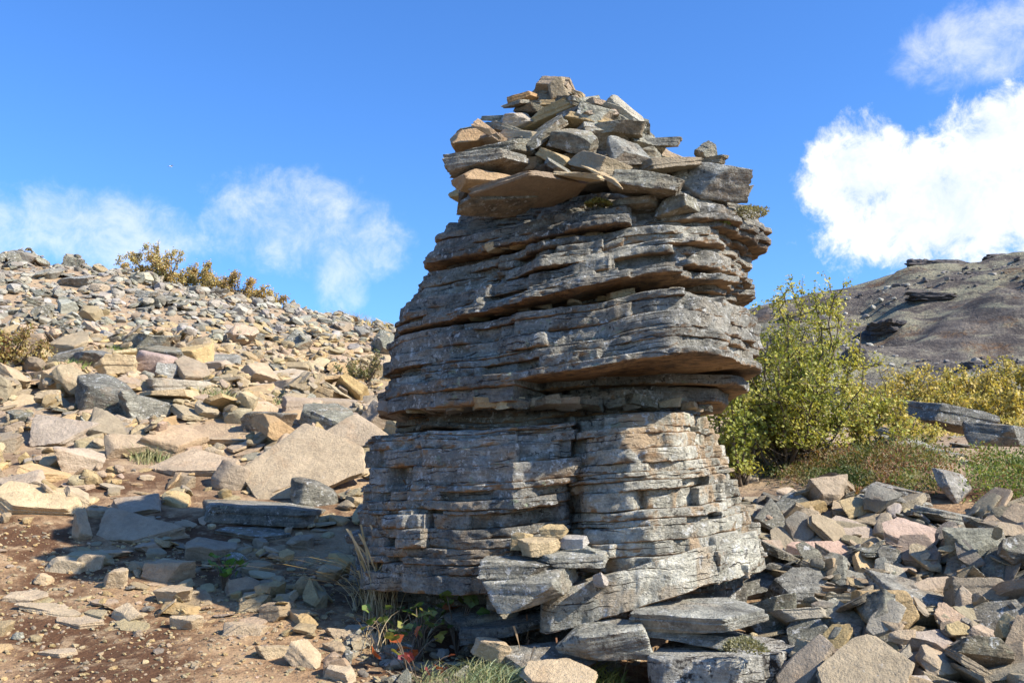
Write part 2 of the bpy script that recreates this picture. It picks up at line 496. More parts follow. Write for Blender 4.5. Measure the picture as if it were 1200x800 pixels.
def rock(seed, shape, level, p=70, rough=.016, strata=.028, nside=None, ncut=4):
    rg = np.random.default_rng(seed)
    a, b, c = shape
    P, T = ico(level)
    D = P * np.array([a, b, c])**.8
    D = D / np.linalg.norm(D, axis=1)[:, None]
    pl = []
    for s in (1, -1):
        n = np.array([rg.normal(0, .09), rg.normal(0, .09), s]); n /= np.linalg.norm(n); pl.append((n, c * rg.uniform(.85, 1)))
    k = nside or rg.integers(4, 7)
    az0 = rg.uniform(0, 6.28)
    for i in range(k):
        az = az0 + (i + rg.uniform(-.3, .3)) * 6.283 / k
        n = np.array([math.cos(az), math.sin(az), rg.normal(0, .28)])
        h = math.hypot(a * math.cos(az), b * math.sin(az)) * rg.uniform(.72, .95)
        l = np.linalg.norm(n); pl.append((n / l, h / l))
    for i in range(ncut):   # broken corners
        az = rg.uniform(0, 6.28); el = rg.choice([-1, 1]) * rg.uniform(.4, 1.3)
        n = np.array([math.cos(az) * math.cos(el), math.sin(az) * math.cos(el), math.sin(el)])
        h = math.sqrt((a * n[0])**2 + (b * n[1])**2 + (c * n[2])**2) * rg.uniform(.86, 1.12)
        pl.append((n, h))
    s = 0
    for n, h in pl:
        s = s + np.maximum(D @ n / h, 0)**p
    r = s**(-1 / p)
    Q = D * r[:, None]
    # bedding steps on the sides, then irregular chipping
    zz = Q[:, 2] / c
    lay = _hash(np.floor(zz * 3.2 + .25 * vn(Q[:, 0] * 1.5, Q[:, 1] * 1.5, 0, seed)), np.zeros(len(zz)), np.zeros(len(zz)), seed + 5) * strata
    rr = np.hypot(Q[:, 0], Q[:, 1]) / max(a, b)
    f = 1 + lay * np.clip(rr * 1.5 - .3, 0, 1)
    Q[:, 0] *= f; Q[:, 1] *= f
    nz = fbm(Q[:, 0] * 3.2, Q[:, 1] * 3.2, Q[:, 2] * 5, seed + 9, 3 if level > 3 else 2, .55)
    chip = np.maximum(vn(Q[:, 0] * 2.1, Q[:, 1] * 2.1, Q[:, 2] * 2.1, seed + 31) - .25, 0)
    Q = Q * (1 + rough * nz - .07 * chip)[:, None]
    if level > 4: Q = Q * (1 + .006 * vn(Q[:, 0] * 16, Q[:, 1] * 16, Q[:, 2] * 16, seed + 13))[:, None]
    Q[:, 2] += c * .07 * vn(Q[:, 0] * 2.3, Q[:, 1] * 2.3, 0, seed + 77)
    return Q, T


FAM = {'slab': (1, .68, .15), 'thick': (1, .72, .34), 'block': (1, .80, .62), 'lump': (1, .85, .72)}
NP = {'slab': 14, 'thick': 12, 'block': 9, 'lump': 4}
HI, MID, LOW, TINY = {}, {}, {}, {}
for fam, shp in FAM.items():
    for i in range(NP[fam]):
        rg = np.random.default_rng(900 + i * 7 + len(fam))
        s2 = (1, shp[1] * rg.uniform(.75, 1.2), shp[2] * rg.uniform(.75, 1.25))
        sd = 100 + i * 13 + 1000 * list(FAM).index(fam)
        pp = 12 if fam == 'lump' else 80
        Q, T = rock(sd, s2, 5, pp, ncut=2 if fam == 'slab' else 4); HI[fam, i] = mesh_tris('stone_' + fam, Q, T, M['stone'], sharp=38)
        MID[fam, i] = rock(sd, s2, 3, min(pp, 30), .012, .015); LOW[fam, i] = rock(sd, s2, 2, min(pp, 20), .0, .0); TINY[fam, i] = rock(sd, s2, 1, 12, .0, .0)

TAN = [(.47, .355, .19), (.52, .40, .235), (.40, .31, .18), (.50, .35, .17), (.45, .335, .22)]
GREY = [(.33, .30, .235), (.40, .37, .30), (.25, .227, .18), (.36, .32, .24)]
BROWN = [(.36, .29, .19), (.32, .26, .175), (.42, .335, .22), (.35, .285, .20)]
ORANGE = [(.46, .285, .14), (.45, .31, .175)]


def tintvar(rg, pal):
    c = np.array(pal[rg.integers(len(pal))]) * rg.uniform(.82, 1.15)
    return tuple(np.clip(c * rg.uniform(.96, 1.04, 3), 0, .65))


RG = np.random.default_rng(11)


def stone(name, loc, size, rot, fam, tint, label, cat='stone', group=None, i=None, mesh=None, lich=True):
    """a single loose stone; size = full length, width, thickness in metres, rot in degrees"""
    i = int(RG.integers(NP[fam])) if i is None else i % NP[fam]
    me = mesh or HI[fam, i]
    o = link(name, me, None, loc, tuple(R(a) for a in rot))
    d = me.get('dim')
    if d is None:
        co_ = np.empty(len(me.vertices) * 3, dtype=np.float32); me.vertices.foreach_get('co', co_); co_ = co_.reshape(-1, 3)
        d = list((co_.max(0) - co_.min(0)).astype(float)); me['dim'] = d
    o.scale = tuple(s / q for s, q in zip(size, d))
    o.color = tuple(tint) + (1,)
    if lich and max(tint) - min(tint) < .13 and max(tint) < .44:
        sl_ = o.material_slots[0]; sl_.link = 'OBJECT'; sl_.material = M['lichen']
        m_ = (tint[0] + tint[1] + tint[2]) / 3 / .30
        o.color = (m_ * (.55 + .45 * tint[0] / tint[1] / 1.03), m_, m_ * (.42 + .58 * tint[2] / tint[1]), .25)
    tag(o, label, cat, group)
    return o


# ---------------------------------------------------------------- the layered pillar
YC = 6.25
PX0 = at(655, 595, YC).x


def ring_theta(n):
    v = np.linspace(-1, 1, n, endpoint=False) + 1 / n
    return -math.pi / 2 + math.pi * (.66 * v + .34 * v**3)


def poly_r(poly, c, th):
    d = np.stack([np.cos(th), np.sin(th)], 1)
    p = np.array(poly) - c; q = np.roll(p, -1, 0); e = q - p
    den = d[:, 0:1] * e[None, :, 1] - d[:, 1:2] * e[None, :, 0]
    den = np.where(abs(den) < 1e-9, 1e-9, den)
    r = (p[:, 0] * e[:, 1] - p[:, 1] * e[:, 0])[None] / den
    s = (p[None, :, 0] * d[:, 1:2] - p[None, :, 1] * d[:, 0:1]) / den
    ok = (r > 0) & (s >= -1e-4) & (s <= 1.0001)
    return np.where(ok, r, 0).max(1)


def plan(pts):
    return [(at(px, 595, Y).x, Y) for px, Y in pts]


def chips(th, rg, cell, amp):
    n = max(4, int(6.283 / cell)); b = -math.pi * 1.5 + (np.arange(n) + rg.uniform(.12, .88, n)) * 6.283 / n
    val = rg.normal(0, amp, n + 1)
    return val[np.searchsorted(b, th)]


def block(parent, name, bot, top, z0, z1, slope, th_mean, seed, tint=(1, 1, 1), spall=.3, amp=.022, ctr=None, n=350, bulge=0.0, dent=None, wave=.03, mat=None, under=0.0, taperlast=0.0, jt=1.0, plate=.06):
    rg = np.random.default_rng(seed)
    pb, pt = plan(bot), plan(top)
    c = np.array(plan([ctr])[0]) if ctr else np.mean(pb, 0)
    th = ring_theta(n)
    rb, rt = poly_r(pb, c, th), poly_r(pt, c, th)
    ker = np.array([1, 2, 3, 2, 1.]); ker /= ker.sum()
    sm = lambda r: np.convolve(np.concatenate([r[-2:], r, r[:2]]), ker, 'valid')
    rb, rt = sm(rb), sm(rt)
    # bed boundaries
    zs = [z0]
    while zs[-1] < z1 - th_mean * .5:
        zs.append(zs[-1] + th_mean * rg.choice([.45, .7, 1.0, 1.0, 1.5, 2.0]))
    zs = np.array(zs); zs = z0 + (zs - z0) * (z1 - z0) / (zs[-1] - z0)
    K = len(zs) - 1
    cx, sy = np.cos(th), np.sin(th)
    joints = chips(th, rg, .42, amp * .9)
    # grooves along each boundary: open here, welded there
    grooves = []
    for k in range(K + 1):
        g = fbm(cx * 2.6 + k * 3.7, sy * 2.6, k * 1.9, seed + 3, 3)
        w_ = np.clip(g * 1.1 + .22, 0, 1)
        op = 1.0 if k in (0, K) or rg.random() < .33 else .30
        grooves.append(.003 + .05 * op * w_**1.6)
    objs = []
    for k in range(K):
        if k % 4 == 0: joints = chips(th, rg, .42, amp * .9)
        za, zb = zs[k], zs[k + 1]; h = zb - za
        tt = ((za + zb) / 2 - z0) / max(z1 - z0, 1e-6)
        r = rb * (1 - tt) + rt * tt + bulge * math.sin(math.pi * tt)
        if k == 0 and K > 2: r = r - under
        if k == K - 1: r = r - taperlast
        off = rg.normal(0, amp * .38) + amp * 1.1 * fbm(cx * 1.7 + k * .31, sy * 1.7, k * .55, seed + 40, 3)
        off = off + joints * 1.35 * jt + chips(th, rg, .13, amp * .62)
        # pieces that have spalled off
        mis = chips(th, rg, .30, 1.0); off = off - np.where(mis > 1.05, np.clip((mis - .8) * .09, .02, .09), 0)
        out_ = vn(cx * 2.4 + k * 7.3, sy * 2.4, k * 2.7, seed + 90); off = off + plate * np.clip(out_ - .25, 0, 1)
        off = np.convolve(np.concatenate([off[-1:], off, off[:1]]), [.25, .5, .25], 'valid')
        if dent: off = off - dent(th, (za + zb) / 2)
        ga, gb = grooves[k], grooves[k + 1]
        lip = min(.22, .0065 / h)
        rows = [(0.0, 1.0, 0), (lip * .45, .42, 0), (lip, .08, 0), (.3, 0, 0), (.5, 0, 0), (.7, 0, 0), (1 - lip, 0, .08), (1 - lip * .45, 0, .42), (1.0, 0, 1.0)]
        VV = []
        tiltin = rg.normal(0, .05)
        for f_, wa, wb in rows:
            rr = r + off - ga * wa - gb * wb + (f_ - .5) * h * tiltin
            x = c[0] + rr * cx; y = c[1] + rr * sy; z = np.full(n, za + f_ * h)
            dn = .010 * fbm(x * 6, y * 6, z * 13, seed + 60, 4, .62) + .010 * np.round(2.2 * vn(x * 8, y * 8, z * 17, seed + 66)) / 2.2 + .006 * vn(x * 38, y * 38, z * 60, seed + 61)
            rr = rr + dn
            VV.append(np.stack([c[0] + rr * cx, c[1] + rr * sy, z], 1))
        # caps
        def cap(zv, g, sgn, s):
            out = []
            for fr in (.18,):
                rr = np.maximum(r + off - g - fr, .25 * r)
                x, y = c[0] + rr * cx, c[1] + rr * sy
                out.append(np.stack([x, y, zv + sgn * .012 * fbm(x * 6, y * 6, k, seed + s, 2)], 1))
            return out
        bots = cap(za, ga, 1, 70); tops = cap(zb, gb, 1, 71)
        allr = bots[::-1] + VV + tops
        A = np.concatenate(allr)
        cb = np.array([[c[0], c[1], za]]); ct = np.array([[c[0], c[1], zb]])
        A = np.concatenate([A, cb, ct])
        m = len(allr); idx = np.arange(n); nx = (idx + 1) % n
        T = []
        for q in range(m - 1):
            a0, a1 = q * n + idx, q * n + nx; b0, b1 = a0 + n, a1 + n
            T += [np.stack([a0, a1, b1], 1), np.stack([a0, b1, b0], 1)]
        T.append(np.stack([np.full(n, m * n), nx, idx], 1))
        T.append(np.stack([np.full(n, m * n + 1), (m - 1) * n + idx, (m - 1) * n + nx], 1))
        T = np.concatenate(T)
        X, Y = A[:, 0], A[:, 1]
        A[:, 2] += slope[0] * (X - PX0) + slope[1] * (Y - YC) + wave * vn(X * 1.3, Y * 1.3, A[:, 2] * .9, 7) + .014 * vn(X * 4.2, Y * 4.2, A[:, 2] * 2, seed + 8)
        o = link(name, mesh_tris(name, A, T, mat or M['pillar'], sharp=50), parent)
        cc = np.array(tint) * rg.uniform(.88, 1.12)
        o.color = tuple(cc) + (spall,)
        objs.append(o)
    return objs


pil = link('rock_pillar', None)
tag(pil, 'tall grey layered rock pillar of stacked weathered beds with rusty overhanging undersides', 'rock pillar')
bx0 = (412, 6.3)
# foot: dark support under the lower blocks
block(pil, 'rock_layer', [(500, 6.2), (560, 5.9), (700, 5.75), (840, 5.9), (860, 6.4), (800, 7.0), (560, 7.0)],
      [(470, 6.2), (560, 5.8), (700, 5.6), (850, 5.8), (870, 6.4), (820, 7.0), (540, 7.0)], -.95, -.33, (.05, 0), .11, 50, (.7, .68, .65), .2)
# tilted slab under the right block
block(pil, 'rock_layer', [(626, 5.25), (634, 5.06), (720, 5.0), (800, 5.05), (888, 5.65), (880, 6.5), (660, 6.3)],
      [(640, 5.3), (650, 5.12), (720, 5.06), (800, 5.1), (890, 5.7), (880, 6.5), (660, 6.3)], -.63, -.43, (.25, -.04), .16, 51, (1.5, 1.45, 1.32), .5, ctr=(755, 5.7), amp=.010, jt=.15, plate=.03)
# lower left block
block(pil, 'rock_layer', [(416, 6.35), (428, 5.85), (470, 5.55), (550, 5.32), (600, 5.30), (664, 5.52), (672, 6.2), (650, 7.0), (470, 7.0)],
      [(444, 6.35), (450, 6.0), (520, 5.6), (590, 5.42), (664, 5.42), (672, 6.2), (650, 7.0), (490, 7.0)], -.36, .52, (.07, .05), .050, 52, (1.0, .97, .93), .45,
      ctr=(548, 6.25), bulge=.03, amp=.017, jt=.95, plate=.08)
# lower right block
block(pil, 'rock_layer', [(668, 5.65), (690, 5.35), (760, 5.12), (835, 5.25), (893, 5.95), (885, 6.9), (700, 7.1), (660, 6.5)],
      [(666, 5.75), (690, 5.50), (740, 5.36), (790, 5.5), (826, 6.2), (810, 6.9), (700, 7.0), (660, 6.5)], -.42, .50, (.05, .02), .050, 53, (1.52, 1.46, 1.32), .95,
      ctr=(768, 6.2), bulge=.05, amp=.017, jt=.9, plate=.06)
# dark neck
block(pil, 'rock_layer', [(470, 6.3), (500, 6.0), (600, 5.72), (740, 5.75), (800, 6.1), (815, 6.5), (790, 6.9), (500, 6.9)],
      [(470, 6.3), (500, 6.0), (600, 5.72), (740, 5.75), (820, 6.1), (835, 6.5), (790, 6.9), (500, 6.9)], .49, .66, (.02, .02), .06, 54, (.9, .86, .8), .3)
# broad middle block, lower beds: full on the shaded side, cut back under the overhang
block(pil, 'rock_layer', [(444, 6.3), (452, 5.95), (520, 5.55), (606, 5.36), (622, 5.80), (740, 5.95), (830, 6.05), (850, 6.4), (850, 7.0), (650, 7.2), (490, 7.0)],
      [(446, 6.3), (456, 5.95), (524, 5.55), (612, 5.34), (624, 5.70), (740, 5.80), (868, 5.85), (888, 6.3), (860, 7.0), (650, 7.2), (490, 7.0)], .60, .755, (.03, 0), .055, 55, (.92, .9, .88), .15, ctr=(650, 6.3), amp=.016)
block(pil, 'rock_layer', [(446, 6.3), (456, 5.98), (530, 5.55), (620, 5.30), (700, 5.14), (806, 4.97), (858, 5.25), (896, 6.15), (870, 7.0), (650, 7.3), (490, 7.0)],
      [(455, 6.3), (466, 6.0), (545, 5.64), (630, 5.42), (710, 5.32), (800, 5.20), (846, 5.42), (892, 6.15), (870, 7.0), (650, 7.3), (495, 7.0)], .745, 1.12, (.07, .02), .042, 56, (1.08, 1.05, 1.0), .15, ctr=(665, 6.3), amp=.018, under=-.01, jt=.7)
# recess, then the arching block above it
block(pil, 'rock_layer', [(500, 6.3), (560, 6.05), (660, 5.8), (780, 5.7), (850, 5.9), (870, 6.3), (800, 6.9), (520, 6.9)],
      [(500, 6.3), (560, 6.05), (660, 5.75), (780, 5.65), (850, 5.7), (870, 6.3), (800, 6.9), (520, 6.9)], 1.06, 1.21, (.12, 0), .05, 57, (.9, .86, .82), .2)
block(pil, 'rock_layer', [(456, 6.3), (470, 6.0), (555, 5.60), (640, 5.34), (720, 5.22), (800, 5.18), (852, 5.5), (893, 6.15), (865, 6.9), (650, 7.2), (500, 6.9)],
      [(472, 6.3), (482, 6.05), (565, 5.72), (640, 5.52), (720, 5.40), (800, 5.34), (846, 5.56), (886, 6.15), (860, 6.9), (650, 7.1), (505, 6.9)], 1.19, 1.36, (.115, .02), .042, 58, (1.06, 1.03, .98), .15, ctr=(668, 6.3), amp=.018, plate=.08)
block(pil, 'rock_layer', [(476, 6.3), (486, 6.1), (570, 5.78), (612, 5.60), (630, 5.42), (720, 5.36), (800, 5.30), (850, 5.55), (884, 6.15), (860, 6.9), (650, 7.1), (510, 6.9)],
      [(484, 6.3), (494, 6.1), (575, 5.84), (620, 5.66), (640, 5.50), (720, 5.44), (800, 5.40), (842, 5.62), (876, 6.15), (855, 6.9), (650, 7.1), (515, 6.9)], 1.36, 1.54, (.09, .02), .036, 59, (1.2, 1.16, 1.08), .2, ctr=(670, 6.3), amp=.020, plate=.10)
# gap with wedged stones
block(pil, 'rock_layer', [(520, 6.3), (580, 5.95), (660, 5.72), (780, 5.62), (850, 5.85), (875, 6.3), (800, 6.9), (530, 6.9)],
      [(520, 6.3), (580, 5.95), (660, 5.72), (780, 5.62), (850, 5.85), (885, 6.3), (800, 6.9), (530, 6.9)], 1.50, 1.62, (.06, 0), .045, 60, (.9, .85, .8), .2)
# upper beds
block(pil, 'rock_layer', [(488, 6.3), (505, 6.08), (590, 5.68), (680, 5.44), (742, 5.38), (752, 5.55), (850, 5.62), (912, 6.2), (885, 6.8), (650, 7.0), (520, 6.8)],
      [(500, 6.3), (516, 6.1), (600, 5.80), (690, 5.60), (744, 5.54), (756, 5.64), (852, 5.62), (915, 6.2), (885, 6.8), (650, 7.0), (530, 6.8)], 1.58, 1.72, (.05, .03), .042, 61, (.98, .94, .90), .2, ctr=(690, 6.3), amp=.020, plate=.12)
block(pil, 'rock_layer', [(500, 6.3), (520, 6.1), (610, 5.85), (690, 5.68), (760, 5.64), (850, 5.62), (914, 6.2), (885, 6.8), (650, 7.0), (530, 6.8)],
      [(530, 6.3), (548, 6.15), (620, 5.95), (700, 5.80), (770, 5.74), (840, 5.76), (884, 6.2), (865, 6.7), (650, 6.9), (550, 6.7)], 1.72, 1.90, (.02, .04), .036, 62, (1.1, 1.05, .98), .3, ctr=(695, 6.3), amp=.024, plate=.14)

# ---------------------------------------------------------------- cairn of loose stones on the pillar
rows = [(236, 545, 872), (222, 534, 862), (207, 531, 842), (192, 529, 800), (177, 531, 782), (163, 545, 770), (149, 566, 748), (136, 604, 728), (124, 615, 692), (112, 624, 682)]
cg = np.random.default_rng(77)
cairn_n = 0
for ri, (py, xl, xr) in enumerate(rows):
    p0, p1 = at(xl, py, YC), at(xr, py, YC)
    cx_, rx, zc = (p0.x + p1.x) / 2, (p1.x - p0.x) / 2, p0.z
    ry = min(rx, .62 - .02 * ri)
    a = R(165)
    while a < R(375):
        L = cg.uniform(.26, .50) * (1 if ri < 6 else .62)
        Wd = L * cg.uniform(.6, .85); Th = L * cg.uniform(.2, .34)
        ca, sa = math.cos(a), math.sin(a)
        rr = .5 * Wd
        x = cx_ + (rx - rr) * ca + cg.normal(0, .02); y = YC + .05 + (ry - rr) * sa + cg.normal(0, .03)
        yaw = math.degrees(math.atan2(ca * ry, -sa * rx)) + cg.normal(0, 28)
        tn = tintvar(cg, GREY if cg.random() < .55 else (BROWN if cg.random() < .65 else TAN))
        fam = 'slab' if cg.random() < .62 else 'thick'
        t1, t2 = cg.normal(0, 11), cg.normal(0, 10)
        ds = '%s %s %s stone %s' % ('long' if L > .40 else ('small' if L < .30 else 'middling'), 'grey' if tn[0] - tn[2] < .11 else ('brown' if tn[0] < .38 else 'tan'), 'thin flat' if fam == 'slab' else 'thick', 'set level' if max(abs(t1), abs(t2)) < 7 else ('dipping outwards' if t1 > abs(t2) else ('tipped up' if -t1 > abs(t2) else 'slanting sideways')))
        stone('cairn_stone', (x, y, zc + cg.normal(0, .012)), (L, Wd, Th), (t1, t2, yaw), fam, tn,
              ds + ' in the ' + ('lowest courses of the cairn' if ri < 2 else 'lower courses of the cairn' if ri < 4 else 'middle courses of the cairn' if ri < 6 else 'upper courses of the cairn' if ri < 8 else 'heap just under the cairn peak'), group=ds.split(' stone')[0] + ' stones in the cairn')
        a += L * .80 / max(.25, math.hypot(rx * sa, ry * ca))
    if ri < 9:
        for q in range(3 if ri < 6 else 1):
            stone('cairn_stone', (cx_ + cg.uniform(-.5, .5) * rx, YC + .1 + cg.uniform(-.1, .25), zc), (.55 if ri < 6 else .3, .45 if ri < 6 else .25, .13), (cg.normal(0, 6), cg.normal(0, 6), cg.uniform(0, 180)), 'slab', tintvar(cg, GREY),
                  'grey slab bedded deep in the heart of the cairn', group='grey slabs in the heart of the cairn')

# standout stones: px, py, Y, (L, W, T), rot, family, tint, label
CS = [
    (656, 104, 6.10, (.15, .12, .14), (0, -8, 20), 'block', BROWN[0], 'small brown block crowning the very peak of the cairn'),
    (675, 111, 6.15, (.13, .10, .05), (10, 28, 10), 'slab', TAN[1], 'little tan slab leaning against the crowning block of the cairn'),
    (637, 100, 6.20, (.10, .08, .04), (0, -10, 0), 'slab', TAN[0], 'little tan slab behind the crowning block of the cairn'),
    (614, 117, 6.10, (.22, .16, .05), (-6, -14, 10), 'slab', ORANGE[0], 'orange slab jutting out just below the cairn peak'),
    (666, 131, 5.88, (.22, .14, .07), (28, -24, -20), 'slab', (.33, .27, .26), 'purplish grey slab tilted steeply below the cairn peak'),
    (694, 137, 5.85, (.27, .22, .15), (24, 8, 15), 'block', GREY[1], 'chunky grey block with a sunlit slanting top under the cairn peak'),
    (722, 143, 5.95, (.16, .14, .10), (5, 12, 0), 'thick', GREY[3], 'small grey stone beside the chunky block under the cairn peak'),
    (576, 156, 5.80, (.27, .10, .06), (18, 33, 8), 'slab', (.56, .38, .22), 'long narrow orange tan stone slanting across the cairn shoulder'),
    (550, 166, 5.95, (.26, .22, .12), (-4, -10, 20), 'thick', ORANGE[1], 'ochre stone at the outer shaded shoulder of the cairn'),
    (637, 158, 5.75, (.34, .22, .10), (20, -36, 15), 'slab', GREY[0], 'grey slab leaning steeply upright in the middle of the cairn'),
    (672, 165, 5.72, (.30, .22, .14), (26, 8, -10), 'thick', GREY[1], 'broad pale grey stone facing outwards high on the cairn'),
    (718, 154, 5.82, (.38, .24, .08), (0, -3, 5), 'slab', GREY[3], 'long flat grey slab bedded level near the cairn top'),
    (766, 168, 5.95, (.32, .18, .08), (-4, 5, -10), 'slab', (.36, .345, .32), 'thin pale slab sticking out into the sky from the cairn'),
    (736, 180, 5.70, (.28, .22, .12), (48, 10, 12), 'thick', (.35, .345, .33), 'grey slab propped up with its flat face showing'),
    (650, 186, 5.62, (.22, .12, .08), (12, 24, -10), 'thick', TAN[0], 'small tan wedge stone slanting down across the cairn front'),
    (585, 178, 5.72, (.50, .26, .11), (6, -9, 12), 'slab', GREY[0], 'wide dark grey slab forming a ledge across the cairn shoulder'),
    (700, 193, 5.55, (.36, .26, .13), (10, 20, -28), 'thick', BROWN[0], 'brown slab with a lit edge slanting down the cairn front'),
    (574, 192, 5.62, (.52, .28, .10), (-5, -4, 6), 'slab', (.37, .35, .32), 'wide slab with pale rim overhanging the shaded cairn side'),
    (782, 195, 5.75, (.42, .26, .10), (0, -8, 8), 'slab', BROWN[1], 'flat brown slab between the propped grey slab and the big grey block'),
    (829, 187, 6.05, (.22, .11, .13), (0, 62, 20), 'thick', GREY[2], 'dark stone standing on end atop the big grey block'),
    (829, 213, 5.80, (.48, .32, .23), (12, 14, -20), 'block', (.33, .325, .31), 'big grey angular block perched at the outer edge of the cairn'),
    (570, 214, 5.62, (.40, .24, .11), (-6, -5, 10), 'thick', ORANGE[1], 'ochre slab overhanging the shaded side of the cairn'),
    (622, 222, 5.48, (.72, .46, .09), (-4, -12, 10), 'slab', (.30, .225, .15), 'largest brown slab tilted up and jutting forward at the cairn base'),
    (677, 206, 5.36, (.30, .16, .045), (14, 12, -12), 'slab', TAN[1], 'thin tan slab lying on the largest jutting brown slab'),
    (705, 205, 5.40, (.30, .08, .045), (10, 30, -16), 'slab', TAN[1], 'narrow tan splinter of stone slanting across the cairn front'),
    (653, 196, 5.45, (.18, .10, .04), (20, 35, -6), 'slab', GREY[1], 'thin grey splinter slanting above the largest jutting slab'),
    (755, 217, 5.50, (.46, .30, .12), (2, 3, 5), 'thick', GREY[1], 'broad pale grey slab bedded level beside the big grey block'),
    (584, 238, 5.55, (.50, .30, .09), (-8, -13, 18), 'slab', GREY[0], 'grey slab tilted at the cairn base with an ochre underside'),
    (792, 243, 5.55, (.26, .20, .11), (4, -14, -18), 'thick', GREY[3], 'short grey wedge stone at the cairn base above the upper beds'),
    (748, 240, 5.60, (.32, .22, .08), (0, 2, 8), 'slab', GREY[0], 'dark grey slab bedded under the broad pale slab'),
]
Q, T = rock(4242, (1, .55, .13), 5, 90, .014, .03, 6, 0)
jut = mesh_tris('jutting_slab', Q, T, M['stone'], sharp=38)
for i, (px, py, Y, sz, rot, fam, tn, lb) in enumerate(CS):
    stone('cairn_stone', at(px, py, Y), sz, rot, fam, tn, lb, i=i * 3 + 1, mesh=jut if 'largest brown' in lb else None)

# small stones wedged in the gaps of the pillar
GAPS = [(476, [(455, 6.0), (520, 5.68), (600, 5.50), (690, 5.62), (790, 5.72), (835, 6.0)], 26, (.08, .24), 'neck', 'small %s stone wedged in the dark gap at the pillar neck'),
        (372, [(560, 5.7), (640, 5.52), (740, 5.36), (800, 5.30)], 9, (.07, .17), 'mid', 'small %s stone caught in the narrow recess above the broad middle block'),
        (288, [(580, 5.80), (640, 5.64), (700, 5.56), (750, 5.54)], 13, (.07, .17), 'up', 'small %s stone caught on the ledge under the upper beds'),
        (640, [(600, 5.36), (640, 5.35), (690, 5.38)], 0, (.08, .2), 'low', '')]
for py, path, cnt, (smn, smx), nm, lb in GAPS:
    pp = np.array(path)
    for q in range(cnt):
        px = np.interp(q + cg.uniform(-.4, .4), [0, cnt - 1], [pp[0, 0], pp[-1, 0]])
        Y = np.interp(px, pp[:, 0], pp[:, 1]) + cg.uniform(-.02, .05)
        zpy = {'neck': np.interp(px, [455, 600, 850], [.555, .555, .575]), 'mid': np.interp(px, [560, 800], [1.10, 1.155]), 'up': np.interp(px, [580, 750], [1.52, 1.54])}[nm]
        L = cg.uniform(smn, smx); T_ = L * cg.uniform(.3, .45)
        pal = TAN if cg.random() < .45 else (BROWN if cg.random() < .5 else GREY); pn = 'tan' if pal is TAN else ('brown' if pal is BROWN else 'grey')
        stone('wedged_stone', (at(px, 595, Y).x, Y, zpy + T_ * .35), (L, L * .7, T_), (cg.normal(0, 8), cg.normal(0, 9), cg.uniform(-30, 30)), 'thick' if cg.random() < .6 else 'slab', tintvar(cg, pal), lb % pn, group=pn + ' ' + lb[9:].replace('%s ', ''))

# stones stacked in the cleft and under the pillar front
FS = [
    (620, 684, 5.06, (.50, .40, .15), (16, -9, 10), 'thick', (.435, .40, .335), 'tilted pale slab jutting out at the bottom of the pillar cleft', 'slab'),
    (601, 664, 5.12, (.42, .34, .11), (4, -3, 6), 'slab', (.40, .36, .30), 'level slab stacked second from the bottom in the pillar cleft', 'slab'),
    (672, 655, 5.14, (.36, .30, .09), (4, -3, -6), 'slab', (.40, .38, .34), 'pale thin slab lying beside the stacked slabs in the cleft', 'slab'),
    (672, 642, 5.22, (.22, .20, .06), (6, -6, 0), 'slab', (.38, .36, .31), 'small thin grey slab topping the pair beside the cleft', 'slab'),
    (632, 640, 5.16, (.22, .16, .09), (10, -6, 5), 'thick', TAN[1], 'tan stone resting on the stacked slabs of the cleft', 'stone'),
    (652, 622, 5.26, (.16, .12, .06), (14, -8, 8), 'thick', TAN[0], 'small yellowish stone at the head of the pile in the cleft', 'stone'),
    (672, 634, 5.20, (.15, .12, .06), (22, -6, -20), 'thick', (.46, .42, .36), 'small pale rounded stone in the pile in the cleft', 'stone'),
    (612, 634, 5.22, (.12, .10, .10), (0, 10, 15), 'block', TAN[0], 'small tan cube of stone in the pile in the cleft', 'stone'),
    (704, 681, 5.02, (.10, .09, .07), (0, 12, 40), 'block', (.46, .40, .33), 'small pyramid shaped stone sitting on the tilted slab', 'stone'),
    (712, 748, 4.95, (.46, .36, .17), (16, -9, -8), 'thick', (.43, .41, .36), 'pale lichen spotted boulder lying under the tilted slab', 'boulder'),
    (825, 722, 5.02, (.68, .46, .12), (6, -1, -4), 'slab', (.40, .38, .34), 'wide flat grey slab lying beneath the right end of the tilted slab', 'slab'),
    (815, 742, 5.06, (.62, .46, .09), (2, 1, 5), 'slab', (.30, .28, .25), 'thin dark slab between the wide flat slab and the lichen boulder', 'slab'),
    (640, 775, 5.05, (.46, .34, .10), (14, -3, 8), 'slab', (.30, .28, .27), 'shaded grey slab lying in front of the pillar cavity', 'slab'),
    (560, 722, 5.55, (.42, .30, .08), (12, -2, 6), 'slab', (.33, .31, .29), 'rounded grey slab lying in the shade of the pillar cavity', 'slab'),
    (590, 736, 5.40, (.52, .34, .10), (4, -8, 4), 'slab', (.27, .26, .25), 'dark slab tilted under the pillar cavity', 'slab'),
    (578, 762, 5.06, (.20, .15, .11), (10, 20, 20), 'thick', (.50, .38, .24), 'tan stone propped at the mouth of the pillar cavity', 'stone'),
    (655, 793, 4.75, (.36, .26, .07), (14, 3, -5), 'slab', (.52, .40, .25), 'flat tan slab lying among the grass before the pillar', 'slab'),
    (582, 706, 5.42, (.13, .12, .11), (0, 20, 20), 'block', (.36, .29, .23), 'small brown stone standing in the shaded pillar cavity', 'stone'),
]
for i, (px, py, Y, sz, rot, fam, tn, lb, cat) in enumerate(FS):
    stone('fallen_' + {'slab': 'flat_stone'}.get(cat, cat), at(px, py, Y), sz, rot, fam, tn, lb, cat, i=i * 5 + 2)

